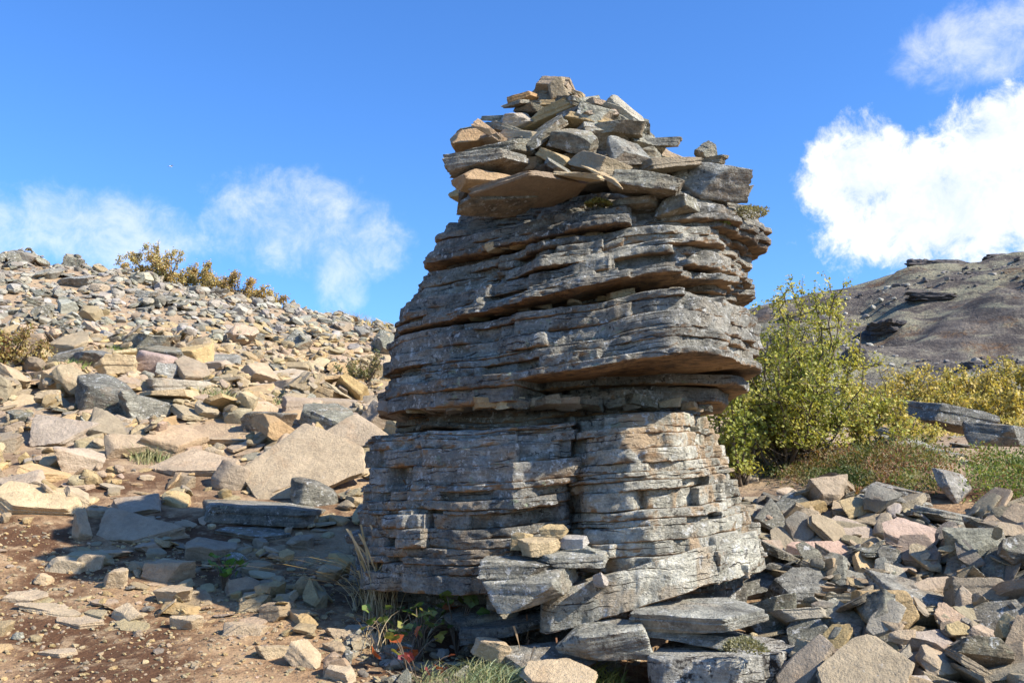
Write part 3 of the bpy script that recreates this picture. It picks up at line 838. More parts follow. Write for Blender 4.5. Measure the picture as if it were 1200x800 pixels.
# layered boulder with black lichen at the pillar's foot
bl = link('lichen_boulder', None)
tag(bl, 'pale layered boulder with black lichen patches and moss at the pillar foot', 'boulder')
block(bl, 'rock_layer', [(752, 4.75), (765, 4.60), (860, 4.52), (925, 4.62), (942, 4.95), (900, 5.35), (780, 5.4)],
      [(760, 4.85), (772, 4.70), (860, 4.64), (905, 4.74), (925, 4.98), (890, 5.3), (785, 5.35)], -1.15, -.66, (.03, .02), .16, 71, (1.5, 1.46, 1.4), .15, ctr=(848, 4.95), amp=.010, n=260, wave=.02, mat=M['boulder'], jt=.3, plate=.02)


MOSS_LATER = [(872, 762, 4.60, (.20, .16, .10), 'grey green moss cushion growing on the lichen boulder', [(.20, .19, .10), (.32, .30, .18)]),
              (880, 252, 5.80, (.20, .16, .10), 'grey green moss cushion on the sunlit rim of the upper beds', [(.26, .24, .14), (.36, .33, .21)]),
              (702, 240, 5.50, (.14, .09, .05), 'yellow green moss tuft on the ledge under the cairn', [(.22, .20, .05), (.34, .28, .08)]),
              (845, 262, 5.66, (.09, .07, .04), 'tiny green moss tuft beside the larger cushion on the upper beds', [(.16, .2, .05), (.26, .28, .08)])]
# ---------------------------------------------------------------- hand placed stones of the slope
# px, py (visible centre), width px, height px, family, rot, tint, label, category
LS = [
    (352, 548, 150, 100, 'slab', (40, -16, 26), (.47, .365, .235), 'huge smooth tan slab leaning on the slope behind the pillar', 'slab'),
    (408, 505, 90, 66, 'slab', (40, -22, 20), (.46, .36, .24), 'smooth tan slab cracked off the upper end of the huge one', 'slab'),
    (322, 572, 54, 26, 'thick', (20, -8, 10), (.44, .34, .22), 'tan slab tucked under the lower edge of the huge slab', 'slab'),
    (66, 506, 84, 52, 'thick', (42, -6, 8), (.46, .37, .27), 'large smooth tan grey slab set upright in the scree', 'slab'),
    (122, 466, 84, 56, 'lump', (12, 16, -10), (.22, .205, .18), 'dark grey lichen covered boulder amid tan scree', 'boulder'),
    (164, 478, 66, 46, 'block', (16, 8, 20), (.34, .31, .26), 'grey jagged block leaning on the dark lichen covered boulder', 'block'),
    (128, 498, 46, 22, 'thick', (16, -24, 30), (.46, .37, .26), 'tan slab split in layers under the dark boulder', 'slab'),
    (178, 426, 58, 40, 'lump', (10, 0, 0), (.43, .32, .26), 'rounded pinkish brown boulder on the slope', 'boulder'),
    (196, 434, 40, 26, 'block', (10, 0, 30), (.40, .37, .35), 'pale lichened stone leaning on the pinkish boulder', 'stone'),
    (226, 416, 50, 34, 'block', (20, -12, 15), (.58, .42, .20), 'bright yellow ochre block beside the pinkish boulder', 'block'),
    (262, 420, 56, 26, 'slab', (34, 10, -10), (.43, .39, .35), 'light grey slab tilted beside the yellow ochre block', 'slab'),
    (205, 452, 80, 22, 'thick', (2, -2, 4), (.46, .40, .30), 'long square edged slab with a sunlit end', 'slab'),
    (250, 470, 62, 22, 'slab', (6, 14, 6), (.44, .33, .22), 'flat tan slab dipping downhill in mid slope', 'slab'),
    (330, 440, 70, 18, 'slab', (22, -3, 0), (.54, .44, .30), 'pale sunlit flat slab high in the tan scree', 'slab'),
    (338, 452, 68, 24, 'slab', (2, -10, 6), (.45, .35, .24), 'long tan slab overhanging a shadow in the tan scree', 'slab'),
    (310, 496, 66, 36, 'block', (6, 2, 12), (.30, .24, .18), 'brown block with rough dark front and bright end', 'block'),
    (350, 478, 52, 34, 'block', (10, -4, 35), (.42, .32, .22), 'tan angular block with shaded face above the huge slab', 'block'),
    (385, 472, 70, 26, 'slab', (12, 6, 10), (.42, .33, .23), 'broad tan slab bedded above the huge leaning slab', 'slab'),
    (235, 514, 130, 22, 'slab', (8, 4, 2), (.50, .38, .24), 'long thin tan slab roofing a dark hollow', 'slab'),
    (230, 545, 110, 40, 'thick', (26, 0, 2), (.50, .38, .25), 'broad tan slab half in the pillar shadow', 'slab'),
    (270, 560, 46, 40, 'lump', (0, 10, 20), (.38, .30, .21), 'upright rounded tan stone at the edge of the pillar shadow', 'stone'),
    (20, 570, 66, 40, 'thick', (20, -4, 6), (.46, .36, .25), 'layered tan slab at the edge of the bare soil', 'slab'),
    (85, 540, 60, 42, 'block', (30, 14, 20), (.48, .38, .27), 'tan lichen marked block below the upright tan grey slab', 'block'),
    (85, 585, 36, 30, 'block', (14, 20, 40), (.50, .39, .25), 'small tan block standing tilted above bare soil', 'block'),
    (95, 620, 20, 40, 'thick', (0, 76, 60), (.46, .36, .24), 'narrow tan stone standing on end above bare soil', 'stone'),
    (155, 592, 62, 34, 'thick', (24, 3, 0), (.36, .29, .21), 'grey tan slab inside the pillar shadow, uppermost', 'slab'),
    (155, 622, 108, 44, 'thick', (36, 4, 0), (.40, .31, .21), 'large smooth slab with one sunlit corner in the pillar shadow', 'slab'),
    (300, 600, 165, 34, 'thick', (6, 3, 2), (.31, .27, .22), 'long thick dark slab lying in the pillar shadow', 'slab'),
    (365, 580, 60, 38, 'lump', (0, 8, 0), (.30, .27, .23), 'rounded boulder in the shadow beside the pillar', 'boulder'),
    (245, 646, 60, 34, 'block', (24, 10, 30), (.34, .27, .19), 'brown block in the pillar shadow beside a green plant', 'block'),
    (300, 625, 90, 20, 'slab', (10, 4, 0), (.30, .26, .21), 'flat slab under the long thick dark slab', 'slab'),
    (80, 662, 56, 26, 'thick', (12, 2, 8), (.52, .41, .26), 'tan slab on bare soil with a hard shadow beside it', 'slab'),
    (104, 660, 32, 28, 'block', (0, 8, 20), (.52, .41, .27), 'sunlit tan block among slabs on bare soil', 'block'),
    (133, 680, 28, 32, 'block', (4, 0, 14), (.52, .40, .25), 'square sided tan block standing on bare soil', 'block'),
    (192, 670, 60, 32, 'block', (6, -2, 10), (.43, .32, .20), 'tan block with half its face shaded at the shadow edge', 'block'),
    (200, 698, 52, 28, 'block', (10, 0, -12), (.52, .40, .25), 'square sunlit tan block beneath the half shaded one', 'block'),
    (70, 714, 96, 18, 'slab', (8, 4, 2), (.54, .42, .27), 'long pale tan slab layered on the trodden soil', 'slab'),
    (92, 728, 64, 16, 'slab', (8, 6, -4), (.52, .40, .26), 'thin tan slab beneath the long pale one', 'slab'),
    (24, 700, 50, 20, 'slab', (14, -6, 12), (.52, .40, .26), 'pale slab at the end of the layered row on soil', 'slab'),
    (147, 722, 46, 26, 'block', (14, 6, -20), (.53, .41, .26), 'pale tan block at the end of the layered slabs', 'block'),
    (215, 729, 38, 26, 'block', (14, 2, 10), (.53, .41, .26), 'small pale tan block alone on the soil', 'block'),
    (284, 737, 52, 20, 'thick', (8, 2, 4), (.50, .38, .24), 'narrow tan slab casting a thin shadow on the soil', 'slab'),
    (318, 764, 42, 24, 'block', (10, 2, 14), (.48, .37, .23), 'tan block on dark soil next to a tilted wedge', 'block'),
    (358, 770, 46, 32, 'thick', (26, 28, 18), (.53, .41, .26), 'tan wedge stone tilted on dark soil', 'stone'),
    (398, 790, 42, 26, 'block', (14, 12, -20), (.52, .41, .27), 'angular tan stone beside the dry grass', 'stone'),
    (398, 742, 36, 18, 'block', (4, 0, 10), (.42, .33, .22), 'small tan block at the foot of the dry grass', 'block'),
    (435, 752, 30, 20, 'block', (6, 0, -10), (.42, .34, .24), 'small brownish block beside the leafy plants', 'block'),
    (418, 736, 36, 12, 'slab', (8, -3, 6), (.46, .37, .26), 'thin tan slab at the foot of the dry grass', 'slab'),
    (68, 765, 44, 12, 'slab', (3, 0, 0), (.52, .40, .26), 'flat tan stone pressed into the trodden soil', 'stone'),
    (55, 660, 24, 10, 'slab', (4, 0, 0), (.50, .39, .25), 'tiny tan slab on the red brown soil', 'slab'),
    (85, 330, 48, 20, 'block', (18, 0, 0), (.35, .335, .31), 'grey outcrop boulder just under the skyline', 'boulder'),
    (170, 345, 30, 14, 'block', (14, 4, 0), (.34, .325, .30), 'grey boulder beneath the skyline shrub', 'boulder'),
    (60, 418, 62, 22, 'slab', (12, -12, 5), (.27, .265, .265), 'dark slaty slab below the russet bush', 'slab'),
    (105, 420, 46, 30, 'block', (14, 10, 25), (.28, .27, .265), 'dark grey angular block below the russet bush', 'block'),
    (75, 432, 22, 18, 'block', (18, 20, 30), (.52, .33, .20), 'orange tan block among dark slaty stones', 'block'),
]
rs = [
    (906, 646, 38, 62, 'thick', (70, 10, 20), (.40, .32, .24), 'brown slab standing on edge against the pillar', 'slab'),
    (967, 648, 86, 30, 'slab', (30, 6, -4), (.52, .36, .27), 'pinkish sunlit slab lying atop the rubble', 'slab'),
    (1022, 662, 46, 32, 'slab', (36, 34, -6), (.56, .40, .22), 'yellow ochre slab leaning off the pinkish slab', 'slab'),
    (1082, 632, 104, 54, 'thick', (52, 10, 14), (.46, .34, .26), 'biggest slab of the rubble, propped up with a broad pinkish face', 'slab'),
    (1043, 650, 26, 66, 'thick', (66, 42, -30), (.33, .29, .25), 'dark slab edge standing beside the biggest propped slab', 'slab'),
    (1000, 622, 56, 40, 'thick', (40, 8, -10), (.46, .37, .28), 'tan grey slab behind the pinkish slab in the rubble', 'slab'),
    (956, 616, 38, 30, 'slab', (44, 30, -20), (.54, .40, .23), 'ochre slab tilted at the head of the rubble', 'slab'),
    (1130, 608, 98, 22, 'slab', (2, 9, 4), (.40, .37, .32), 'long grey slab dipping over a dark gap', 'slab'),
    (1178, 662, 60, 38, 'lump', (12, 0, 0), (.40, .29, .21), 'rounded reddish brown boulder in the rubble', 'boulder'),
    (1140, 716, 42, 54, 'thick', (58, 24, -26), (.50, .41, .29), 'tan slab standing steeply in the rubble', 'slab'),
    (1080, 700, 96, 38, 'thick', (22, 16, -4), (.34, .31, .28), 'broad dark grey slab under the steep tan slab', 'slab'),
    (1100, 690, 70, 26, 'block', (14, -8, 10), (.46, .36, .25), 'tan wedge stone above the broad dark slab', 'stone'),
    (1094, 764, 88, 46, 'thick', (26, 10, -4), (.42, .35, .28), 'broad smooth brown slab at the foot of the rubble', 'slab'),
    (1182, 698, 60, 30, 'thick', (8, 10, 0), (.33, .32, .31), 'smooth dark grey slab with rounded edges in the rubble', 'slab'),
    (944, 692, 72, 46, 'block', (24, -10, 10), (.36, .34, .32), 'rough grey lichened block wedged in the rubble', 'block'),
    (905, 682, 80, 24, 'slab', (26, -22, 0), (.38, .36, .33), 'grey slab leaning up against the pillar in the rubble', 'slab'),
    (1000, 678, 54, 24, 'thick', (12, 4, 0), (.38, .345, .30), 'grey brown slab beneath the yellow ochre slab', 'slab'),
    (1000, 725, 84, 28, 'slab', (18, 18, -6), (.37, .33, .28), 'long grey slab slanting down through the rubble', 'slab'),
    (1068, 733, 58, 24, 'slab', (20, 10, 0), (.40, .38, .34), 'pale grey slab slanting beside the broad dark slab', 'slab'),
    (1162, 752, 56, 34, 'block', (16, 20, -10), (.48, .37, .26), 'tan block in the lower rubble', 'block'),
    (1010, 778, 62, 40, 'block', (20, 0, 30), (.36, .31, .26), 'brown lumpy block in the lower rubble', 'block'),
    (962, 786, 52, 26, 'thick', (10, 0, 0), (.42, .39, .34), 'pale slab end beside the lichen boulder', 'slab'),
    (958, 752, 46, 22, 'thick', (14, -10, 12), (.42, .36, .28), 'grey tan slab tilted above the lichen boulder', 'slab'),
    (915, 718, 50, 32, 'block', (20, 0, 10), (.30, .28, .26), 'dark block behind the lichen boulder', 'block'),
    (1120, 566, 52, 54, 'thick', (60, -18, 50), (.33, .29, .27), 'tall triangular dark slab standing in the heather', 'slab'),
    (1058, 577, 70, 30, 'thick', (14, 10, 0), (.36, .29, .24), 'low brown slab with a curved top in front of the heather', 'slab'),
    (1075, 588, 34, 12, 'slab', (10, 8, 0), (.40, .36, .31), 'thin grey slab at the foot of the curved brown slab', 'slab'),
    (1150, 640, 40, 24, 'lump', (10, 0, 0), (.42, .33, .25), 'small brown boulder behind the biggest propped slab', 'boulder'),
    (1160, 628, 50, 24, 'thick', (20, 0, 0), (.46, .39, .30), 'pale tan slab beneath the long dipping grey slab', 'slab'),
    (870, 555, 44, 20, 'thick', (26, 12, 0), (.50, .41, .29), 'sunlit tan slab at the top of the rubble beside the pillar', 'slab'),
    (940, 585, 50, 22, 'thick', (24, 14, 6), (.47, .37, .26), 'tan slab at the upper edge of the rubble', 'slab'),
    (1180, 740, 40, 20, 'slab', (10, 0, 0), (.36, .34, .32), 'flat grey slab end low in the rubble', 'slab'),
]
FARR = [
    (1125, 488, 105, 36, 'thick', (8, 13, 4), (.22, .205, .195), 'long dark slaty outcrop slab dipping behind the birch', 'outcrop', 11.2),
    (1172, 508, 80, 34, 'thick', (4, 10, -8), (.25, .235, .22), 'dark outcrop block below the slaty slab', 'outcrop', 10.6),
    (1040, 505, 40, 16, 'slab', (20, 12, 0), (.37, .34, .30), 'pale slab on the bank under the outcrop', 'slab', 10.6),
    (1065, 520, 60, 20, 'slab', (18, 10, 0), (.40, .36, .31), 'tan grey slab on the bank under the outcrop', 'slab', 10.2),
    (1110, 530, 56, 16, 'slab', (12, 8, 0), (.40, .36, .32), 'flat pale ledge slab under the outcrop', 'slab', 9.9),
    (1020, 487, 24, 14, 'thick', (16, 6, 0), (.38, .36, .33), 'grey stone half hidden by the birch twigs', 'stone', 10.9),
]
occupied = []; landmarks = []


def place_px(px, py, wpx, hpx, fam, rot, tn, lb, cat, Y=None, i=0, lift=0.0):
    if Y is None:
        g = ray_ground(px, min(py + hpx * .30, 812)); Y = g.y
    Y -= lift * 2.5
    c_ = at(px, py, Y)
    L = wpx / F * Y * (1.08 if lift else 1.0)
    shp = FAM[fam]; me = HI[fam, i % NP[fam]]
    rx = math.radians(abs(rot[0]))
    # thickness chosen so that the visible height matches
    hm = hpx / F * Y
    if abs(rot[1]) > 55:      # on end
        T_ = L; size = (hm * 1.05, L * .8, L)
        stone('standing_' + cat, c_, size, rot, fam, tn, lb, cat, i=i)
        occupied.append((c_.x, c_.y, L * .6, c_.z)); return
    Wd = L * shp[1]
    T_ = max(.48 * hm, min(hm, hm - Wd * math.sin(rx) * .6 * math.cos(rx)))
    if fam in ('block', 'lump'): T_ = max(T_, hm * .85); Wd = min(Wd, hm * 1.15)
    elif rx > .4: Wd = max(Wd * .5, min(Wd * 1.3, hm / math.sin(rx) * .85)); T_ = max(.16 * L, .10)
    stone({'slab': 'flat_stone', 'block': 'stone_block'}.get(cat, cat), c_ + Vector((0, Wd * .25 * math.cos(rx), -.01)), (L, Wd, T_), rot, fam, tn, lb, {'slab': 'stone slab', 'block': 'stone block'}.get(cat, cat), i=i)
    landmarks.append((c_.x, c_.y, lb[:lb.index(cat) + len(cat)]))
    occupied.append((c_.x, c_.y + Wd * .2, max(L, Wd) * .42, c_.z))


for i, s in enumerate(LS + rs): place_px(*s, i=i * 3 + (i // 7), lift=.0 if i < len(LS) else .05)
for i, s in enumerate(FARR): place_px(*s[:9], Y=s[9], i=i * 2)

# ---------------------------------------------------------------- loose scree laid down stone by stone on a height map
RES = .03
GX0, GY0, GX1, GY1 = -15.0, 3.4, 14.0, 21.5
nx_, ny_ = int((GX1 - GX0) / RES), int((GY1 - GY0) / RES)
hxg = GX0 + np.arange(nx_) * RES; hyg = GY0 + np.arange(ny_) * RES
HX, HY = np.meshgrid(hxg, hyg)
Hm = terr(HX, HY)
sr = np.random.default_rng(2024)
laid = []


def lay(x, y, L, Wd, T_, yaw, jit, sink=.3, tilt=None):
    r = max(L, Wd) * .5
    i0, i1 = int((y - r - GY0) / RES), int((y + r - GY0) / RES) + 1
    j0, j1 = int((x - r - GX0) / RES), int((x + r - GX0) / RES) + 1
    if i0 < 0 or j0 < 0 or i1 >= ny_ or j1 >= nx_: return None
    sub = Hm[i0:i1, j0:j1]
    dx = HX[i0:i1, j0:j1] - x; dy = HY[i0:i1, j0:j1] - y
    cy, sy_ = math.cos(yaw), math.sin(yaw)
    lx = (dx * cy + dy * sy_) / (L * .5); ly = (-dx * sy_ + dy * cy) / (Wd * .5)
    m = (abs(lx)**3 + abs(ly)**3) < .8
    if m.sum() < 3:
        a = b = 0.0; z0 = float(sub.mean())
        A = None
    else:
        A = np.stack([dx[m], dy[m], np.ones(m.sum())], 1)
        (a, b, z0), *_ = np.linalg.lstsq(A, sub[m], rcond=None)
    lm = .55 if y > 15 else .85
    a = np.clip(a, -lm, lm) + jit[0]; b = np.clip(b, -lm, lm) + jit[1]
    n = Vector((-a, -b, 1)).normalized()
    zc = z0 + T_ * (.5 - sink) / max(n.z, .5)
    if m.sum() >= 3:
        top = zc + a * dx + b * dy + T_ * .42
        Hm[i0:i1, j0:j1] = np.where(m, np.maximum(sub, top), sub)
    return Vector((x, y, zc)), n


def in_pillar(x, y, pad=0.0):
    return ((x - .30) / (1.30 + pad))**2 + ((y - 6.3) / (1.0 + pad))**2 < 1


def occ(x, y, f=1.0):
    for (ox, oy, r, _) in occupied:
        if (x - ox)**2 + (y - oy)**2 < (r * f)**2: return True
    return False


def add(x, y, L, zone, sink=.3, jit=.16, flat=None):
    fam = flat or ('slab', 'thick', 'block')[int(sr.choice(3, p=[.55, .32, .13] if zone != 'right' else [.80, .17, .03]))]
    shp = FAM[fam]
    if zone == 'right' and fam != 'slab': L = min(L, .36)
    Wd = L * shp[1] * sr.uniform(.8, 1.2); T_ = L * shp[2] * sr.uniform(.8, 1.2)
    yaw = sr.uniform(0, math.pi)
    res = lay(x, y, L, Wd, T_, yaw, sr.normal(0, jit, 2), sink)
    if res is None: return
    c_, n = res
    px, py = proj(c_.x, c_.y, c_.z)
    # rock colour of the place: grey upslope, tan below, mixed in the rubble
    if zone == 'left':
        gf = np.clip((418 - py) / 60, 0.07, .88)
        u = sr.random()
        kind = 'grey' if u < gf else ('tan' if sr.random() < .78 else 'brown')
    else:
        u = sr.random(); kind = 'grey' if u < .36 else ('brown' if u < .82 or L > .38 else 'tan')
    pal = {'grey': GREY, 'tan': TAN, 'brown': BROWN}[kind]
    laid.append(dict(c=c_, n=n, yaw=yaw, L=L, W=Wd, T=T_, fam=fam, i=int(sr.integers(NP[fam])), tint=tintvar(sr, pal), kind=kind, zone=zone, px=px, py=py, spx=L / c_.y * F))


def soil(px, py):
    """bare trodden soil in front"""
    if px < 100 and 600 < py < 700: return True
    lim = np.interp(px, [-400, 0, 150, 300, 420, 520], [640, 690, 735, 745, 760, 775])
    return py > lim


def veg(px, py):
    return (830 < px < 1085 and 500 < py < 592) or (1135 < px < 1400 and 515 < py < 600)


def rnd_zone(pxa, pxb, ya, yb):
    Y = math.sqrt(sr.uniform(ya**2, yb**2)); px = sr.uniform(pxa, pxb)
    return (px - 600) / F * Y, Y


# three passes: medium, large, small; then the right-hand rubble
for cnt, (la, lb_), sink in ((1900, (.16, .34), .34), (520, (.36, .72), .30), (2200, (.14, .28), .30), (4600, (.06, .14), .25)):
    for q in range(cnt):
        x, y = rnd_zone(-330, 640, 5.2, 19.6)
        if in_pillar(x, y, .1): continue
        L = la * (lb_ / la)**(sr.random()**1.5)
        z = float(terr(x, y)); px, py = proj(x, y, z)
        if px > 430 and y < 7.4: continue
        if soil(px, py) and (L > .14 or sr.random() < .75): continue
        if 130 < px < 430 and 590 < py < 760 and (L > .26 or sr.random() < .08): continue
        if y < 9 and L > .34: continue
        if y > 13.0 and L > .46: L *= .72
        if L > .36 and (y < 8.5 or occ(x, y, 1.1)): continue
        if occ(x, y, .95 if L > .12 else .7): continue
        add(x, y, L, 'left', sink)
big_ = []
for q in range(900):
    x, y = rnd_zone(-200, 520, 7.2, 12.5)
    z = float(terr(x, y)); px, py = proj(x, y, z)
    if in_pillar(x, y, .15) or soil(px, py) or (130 < px < 430 and py > 560) or occ(x, y, 1.25): continue
    L = .36 * 2.3**(sr.random()**1.3)
    if any((x - a)**2 + (y - b)**2 < (.55 * (L + l))**2 for a, b, l in big_) or len(big_) > 95: continue
    big_.append((x, y, L)); add(x, y, L, 'left', .22, .20, 'slab' if sr.random() < .55 else 'thick')
for cnt, (la, lb_), sink, jit in ((620, (.16, .36), .36, .22), (260, (.36, .62), .34, .26), (620, (.14, .34), .24, .32), (620, (.22, .46), .20, .34), (1100, (.06, .16), .2, .3)):
    for q in range(cnt):
        x, y = rnd_zone(800, 1420, 4.3, 8.0)
        if in_pillar(x, y, .08): continue
        L = la * (lb_ / la)**(sr.random()**1.4)
        z = float(terr(x, y)); px, py = proj(x, y, z)
        if px < 945 and y < 5.45: continue
        lim = np.interp(px, [830, 900, 1000, 1080, 1200, 1400], [545, 560, 592, 600, 604, 604])
        if py < lim: continue
        if occ(x, y, 1.05 if L > .2 else (.85 if L > .12 else .5)): continue
        hh = Hm[int((y - GY0) / RES), min(nx_ - 1, int((x - GX0) / RES))] - z
        if hh > (.20 if y < 6.4 else .11): continue
        add(x, y, L, 'right', sink, jit)
for q in range(420):     # stones showing through the heather bank and farther right
    x, y = rnd_zone(850, 1420, 8.0, 17)
    z = float(terr(x, y)); px, py = proj(x, y, z)
    L = .10 * (4.5)**(sr.random()**1.6)
    if veg(px, py) and sr.random() < .8: continue
    if 830 < px < 1010 and y < 12: continue
    if occ(x, y, .8): continue
    add(x, y, L, 'right', .38)
for q in range(260):     # around the pillar foot
    x, y = rnd_zone(400, 800, 4.5, 5.7)
    if in_pillar(x, y, -.22): continue
    L = .05 * 3.2**sr.random()
    z = float(terr(x, y)); px, py = proj(x, y, z)
    if occ(x, y, .5) or px > 745: continue
    add(x, y, L, 'foot', .3)

# the largest in view are things of their own, the remainder one mass
vis = [s for s in laid if -30 < s['px'] < 1230 and s['py'] < 830]
vis.sort(key=lambda s: -s['spx'])
single = {}
for s in vis:
    if s['zone'] == 'foot' and s['spx'] < 16: continue
    key = s['zone'] + s['kind']
    lim = {'lefttan': 165, 'leftgrey': 95, 'leftbrown': 40, 'righttan': 95, 'rightbrown': 105, 'rightgrey': 90}.get(key, 30)
    single.setdefault(key, [])
    if len(single[key]) < lim and s['spx'] > 9: single[key].append(s); s['own'] = True
WORD = {'slab': 'flat slab', 'thick': 'thick slab', 'block': 'angular block'}
PLACE = {'left': 'lying in the scree of the sunny slope', 'right': 'lying in the rubble below the birch', 'foot': 'lying on the soil before the pillar'}


def orient(s):
    q = s['n'].to_track_quat('Z', 'Y')
    return (q.to_matrix() @ Matrix.Rotation(s['yaw'], 3, 'Z'))


for lst in single.values():
    for s in lst:
        big = 'large' if s['L'] > .40 else ('middling' if s['L'] > .22 else 'small')
        near = min(landmarks, key=lambda l: (l[0] - s['c'].x)**2 + (l[1] - s['c'].y)**2)
        dd = math.hypot(near[0] - s['c'].x, near[1] - s['c'].y)
        st = s['n'].z
        pose = 'lying level' if st > .96 else ('lying tilted' if st > .85 else 'leaning steeply')
        wh = ('beside the ' + near[2]) if dd < .55 else (('near the ' + near[2]) if dd < 1.6 else {'left': 'on the open upper scree', 'right': 'in the rubble below the birch', 'foot': 'on the soil before the pillar'}[s['zone']])
        wd = {'left': WORD[s['fam']], 'right': WORD[s['fam']].replace(' ', ' rubble '), 'foot': WORD[s['fam']].split()[0] + ' chip of stone'}[s['zone']]
        lb = '%s %s %s %s %s' % (big, s['kind'], wd, pose, wh)
        o = stone('scree_stone' if s['zone'] != 'right' else 'rubble_stone', s['c'], (s['L'], s['W'], s['T']), (0, 0, 0), s['fam'], s['tint'], lb, 'stone',
                  group='%s %s %ss ' % (big, s['kind'], WORD[s['fam']]) + ('in the scree' if s['zone'] == 'left' else 'in the rubble' if s['zone'] == 'right' else 'before the pillar'), i=s['i'])
        sc_ = o.scale.copy()
        o.rotation_euler = orient(s).to_euler()
dimc = {}


def mass(lst, name, label, cat):
    VV, TT, CC = [], [], []; nv = 0
    for s in lst:
        src = MID if s['spx'] > 19 else (TINY if s['spx'] < 1 else LOW)
        Q, T = src[s['fam'], s['i']]
        k = (s['fam'], s['i'], id(src))
        if k not in dimc: dimc[k] = Q.max(0) - Q.min(0)
        A = np.array(orient(s)) @ np.diag(np.array([s['L'], s['W'], s['T']]) / dimc[k])
        VV.append(Q @ A.T + np.array(s['c'])); TT.append(T + nv); nv += len(Q)
        CC.append(np.tile(np.array(list(s['tint']) + [1.0]), (len(Q), 1)))
    me = mesh_tris(name, np.concatenate(VV), np.concatenate(TT), M['scree'], sharp=30, tint=np.concatenate(CC))
    o = link(name, me); tag(o, label, cat, kind='stuff')


rest = [s for s in laid if not s.get('own')]
mass([s for s in rest if s['zone'] == 'left'], 'scree', 'loose small tan and grey scree covering the slope', 'scree')
mass([s for s in rest if s['zone'] == 'right'], 'rubble', 'small brown and grey rubble between the larger slabs', 'rubble')
mass([s for s in rest if s['zone'] == 'foot'], 'pebbles', 'small pebbles and chips on the soil before the pillar', 'pebbles')

# grit on the soil
gl = []
for q in range(5200):
    x, y = rnd_zone(-120, 560, 4.2, 7.2)
    if in_pillar(x, y, -.1): continue
    z = float(terr(x, y)); px, py = proj(x, y, z)
    L = .008 + .035 * sr.random()**3
    fam = 'block' if sr.random() < .5 else 'thick'
    gl.append(dict(c=Vector((x, y, z + L * .1)), n=Vector((sr.normal(0, .3), sr.normal(0, .3), 1)).normalized(), yaw=sr.uniform(0, 6), L=L, W=L * .8, T=L * .5, fam=fam, i=int(sr.integers(NP[fam])), tint=tintvar(sr, TAN if sr.random() < .8 else BROWN), spx=0))
mass(gl, 'grit', 'fine tan grit strewn over the brown soil', 'grit')


# ---------------------------------------------------------------- plants
def tube_mesh(paths, sides=5):
    VV, TT = [], []; nv = 0
    for pts, rad in paths:
        pts = np.asarray(pts, float); n = len(pts)
        tg = np.gradient(pts, axis=0); tg /= np.maximum(np.linalg.norm(tg, axis=1), 1e-9)[:, None]
        ref = np.where(abs(tg[:, 2:3]) > .9, np.array([[1., 0, 0]]), np.array([[0, 0, 1.]]))
        u = np.cross(tg, ref); u /= np.maximum(np.linalg.norm(u, axis=1), 1e-9)[:, None]; v = np.cross(tg, u)
        an = np.arange(sides) * 6.2832 / sides
        ring = pts[:, None] + (u[:, None] * np.cos(an)[None, :, None] + v[:, None] * np.sin(an)[None, :, None]) * np.asarray(rad)[:, None, None]
        VV.append(ring.reshape(-1, 3))
        i = (np.arange(n - 1)[:, None] * sides + np.arange(sides)[None]).ravel()
        j = (np.arange(n - 1)[:, None] * sides + (np.arange(sides)[None] + 1) % sides).ravel()
        TT += [np.stack([i, j, j + sides], 1) + nv, np.stack([i, j + sides, i + sides], 1) + nv]
        nv += n * sides
    return np.concatenate(VV), np.concatenate(TT)


def leaves_mesh(C_, D_, Nn, L, Wd, tint):
    """rhombic leaves: centre base points, direction, normal"""
    D_ = D_ / np.linalg.norm(D_, axis=1)[:, None]
    S_ = np.cross(D_, Nn); S_ /= np.maximum(np.linalg.norm(S_, axis=1), 1e-9)[:, None]
    U_ = np.cross(S_, D_)
    L = L[:, None]; Wd = Wd[:, None]
    p0 = C_; p1 = C_ + D_ * L * .45 + S_ * Wd * .5 + U_ * Wd * .12; p2 = C_ + D_ * L; p3 = C_ + D_ * L * .45 - S_ * Wd * .5 + U_ * Wd * .12
    V = np.stack([p0, p1, p2, p3], 1).reshape(-1, 3)
    b = np.arange(len(C_)) * 4
    T = np.concatenate([np.stack([b, b + 1, b + 2], 1), np.stack([b, b + 2, b + 3], 1)])
    return V, T, np.repeat(np.concatenate([tint, np.ones((len(tint), 1))], 1), 4, axis=0)


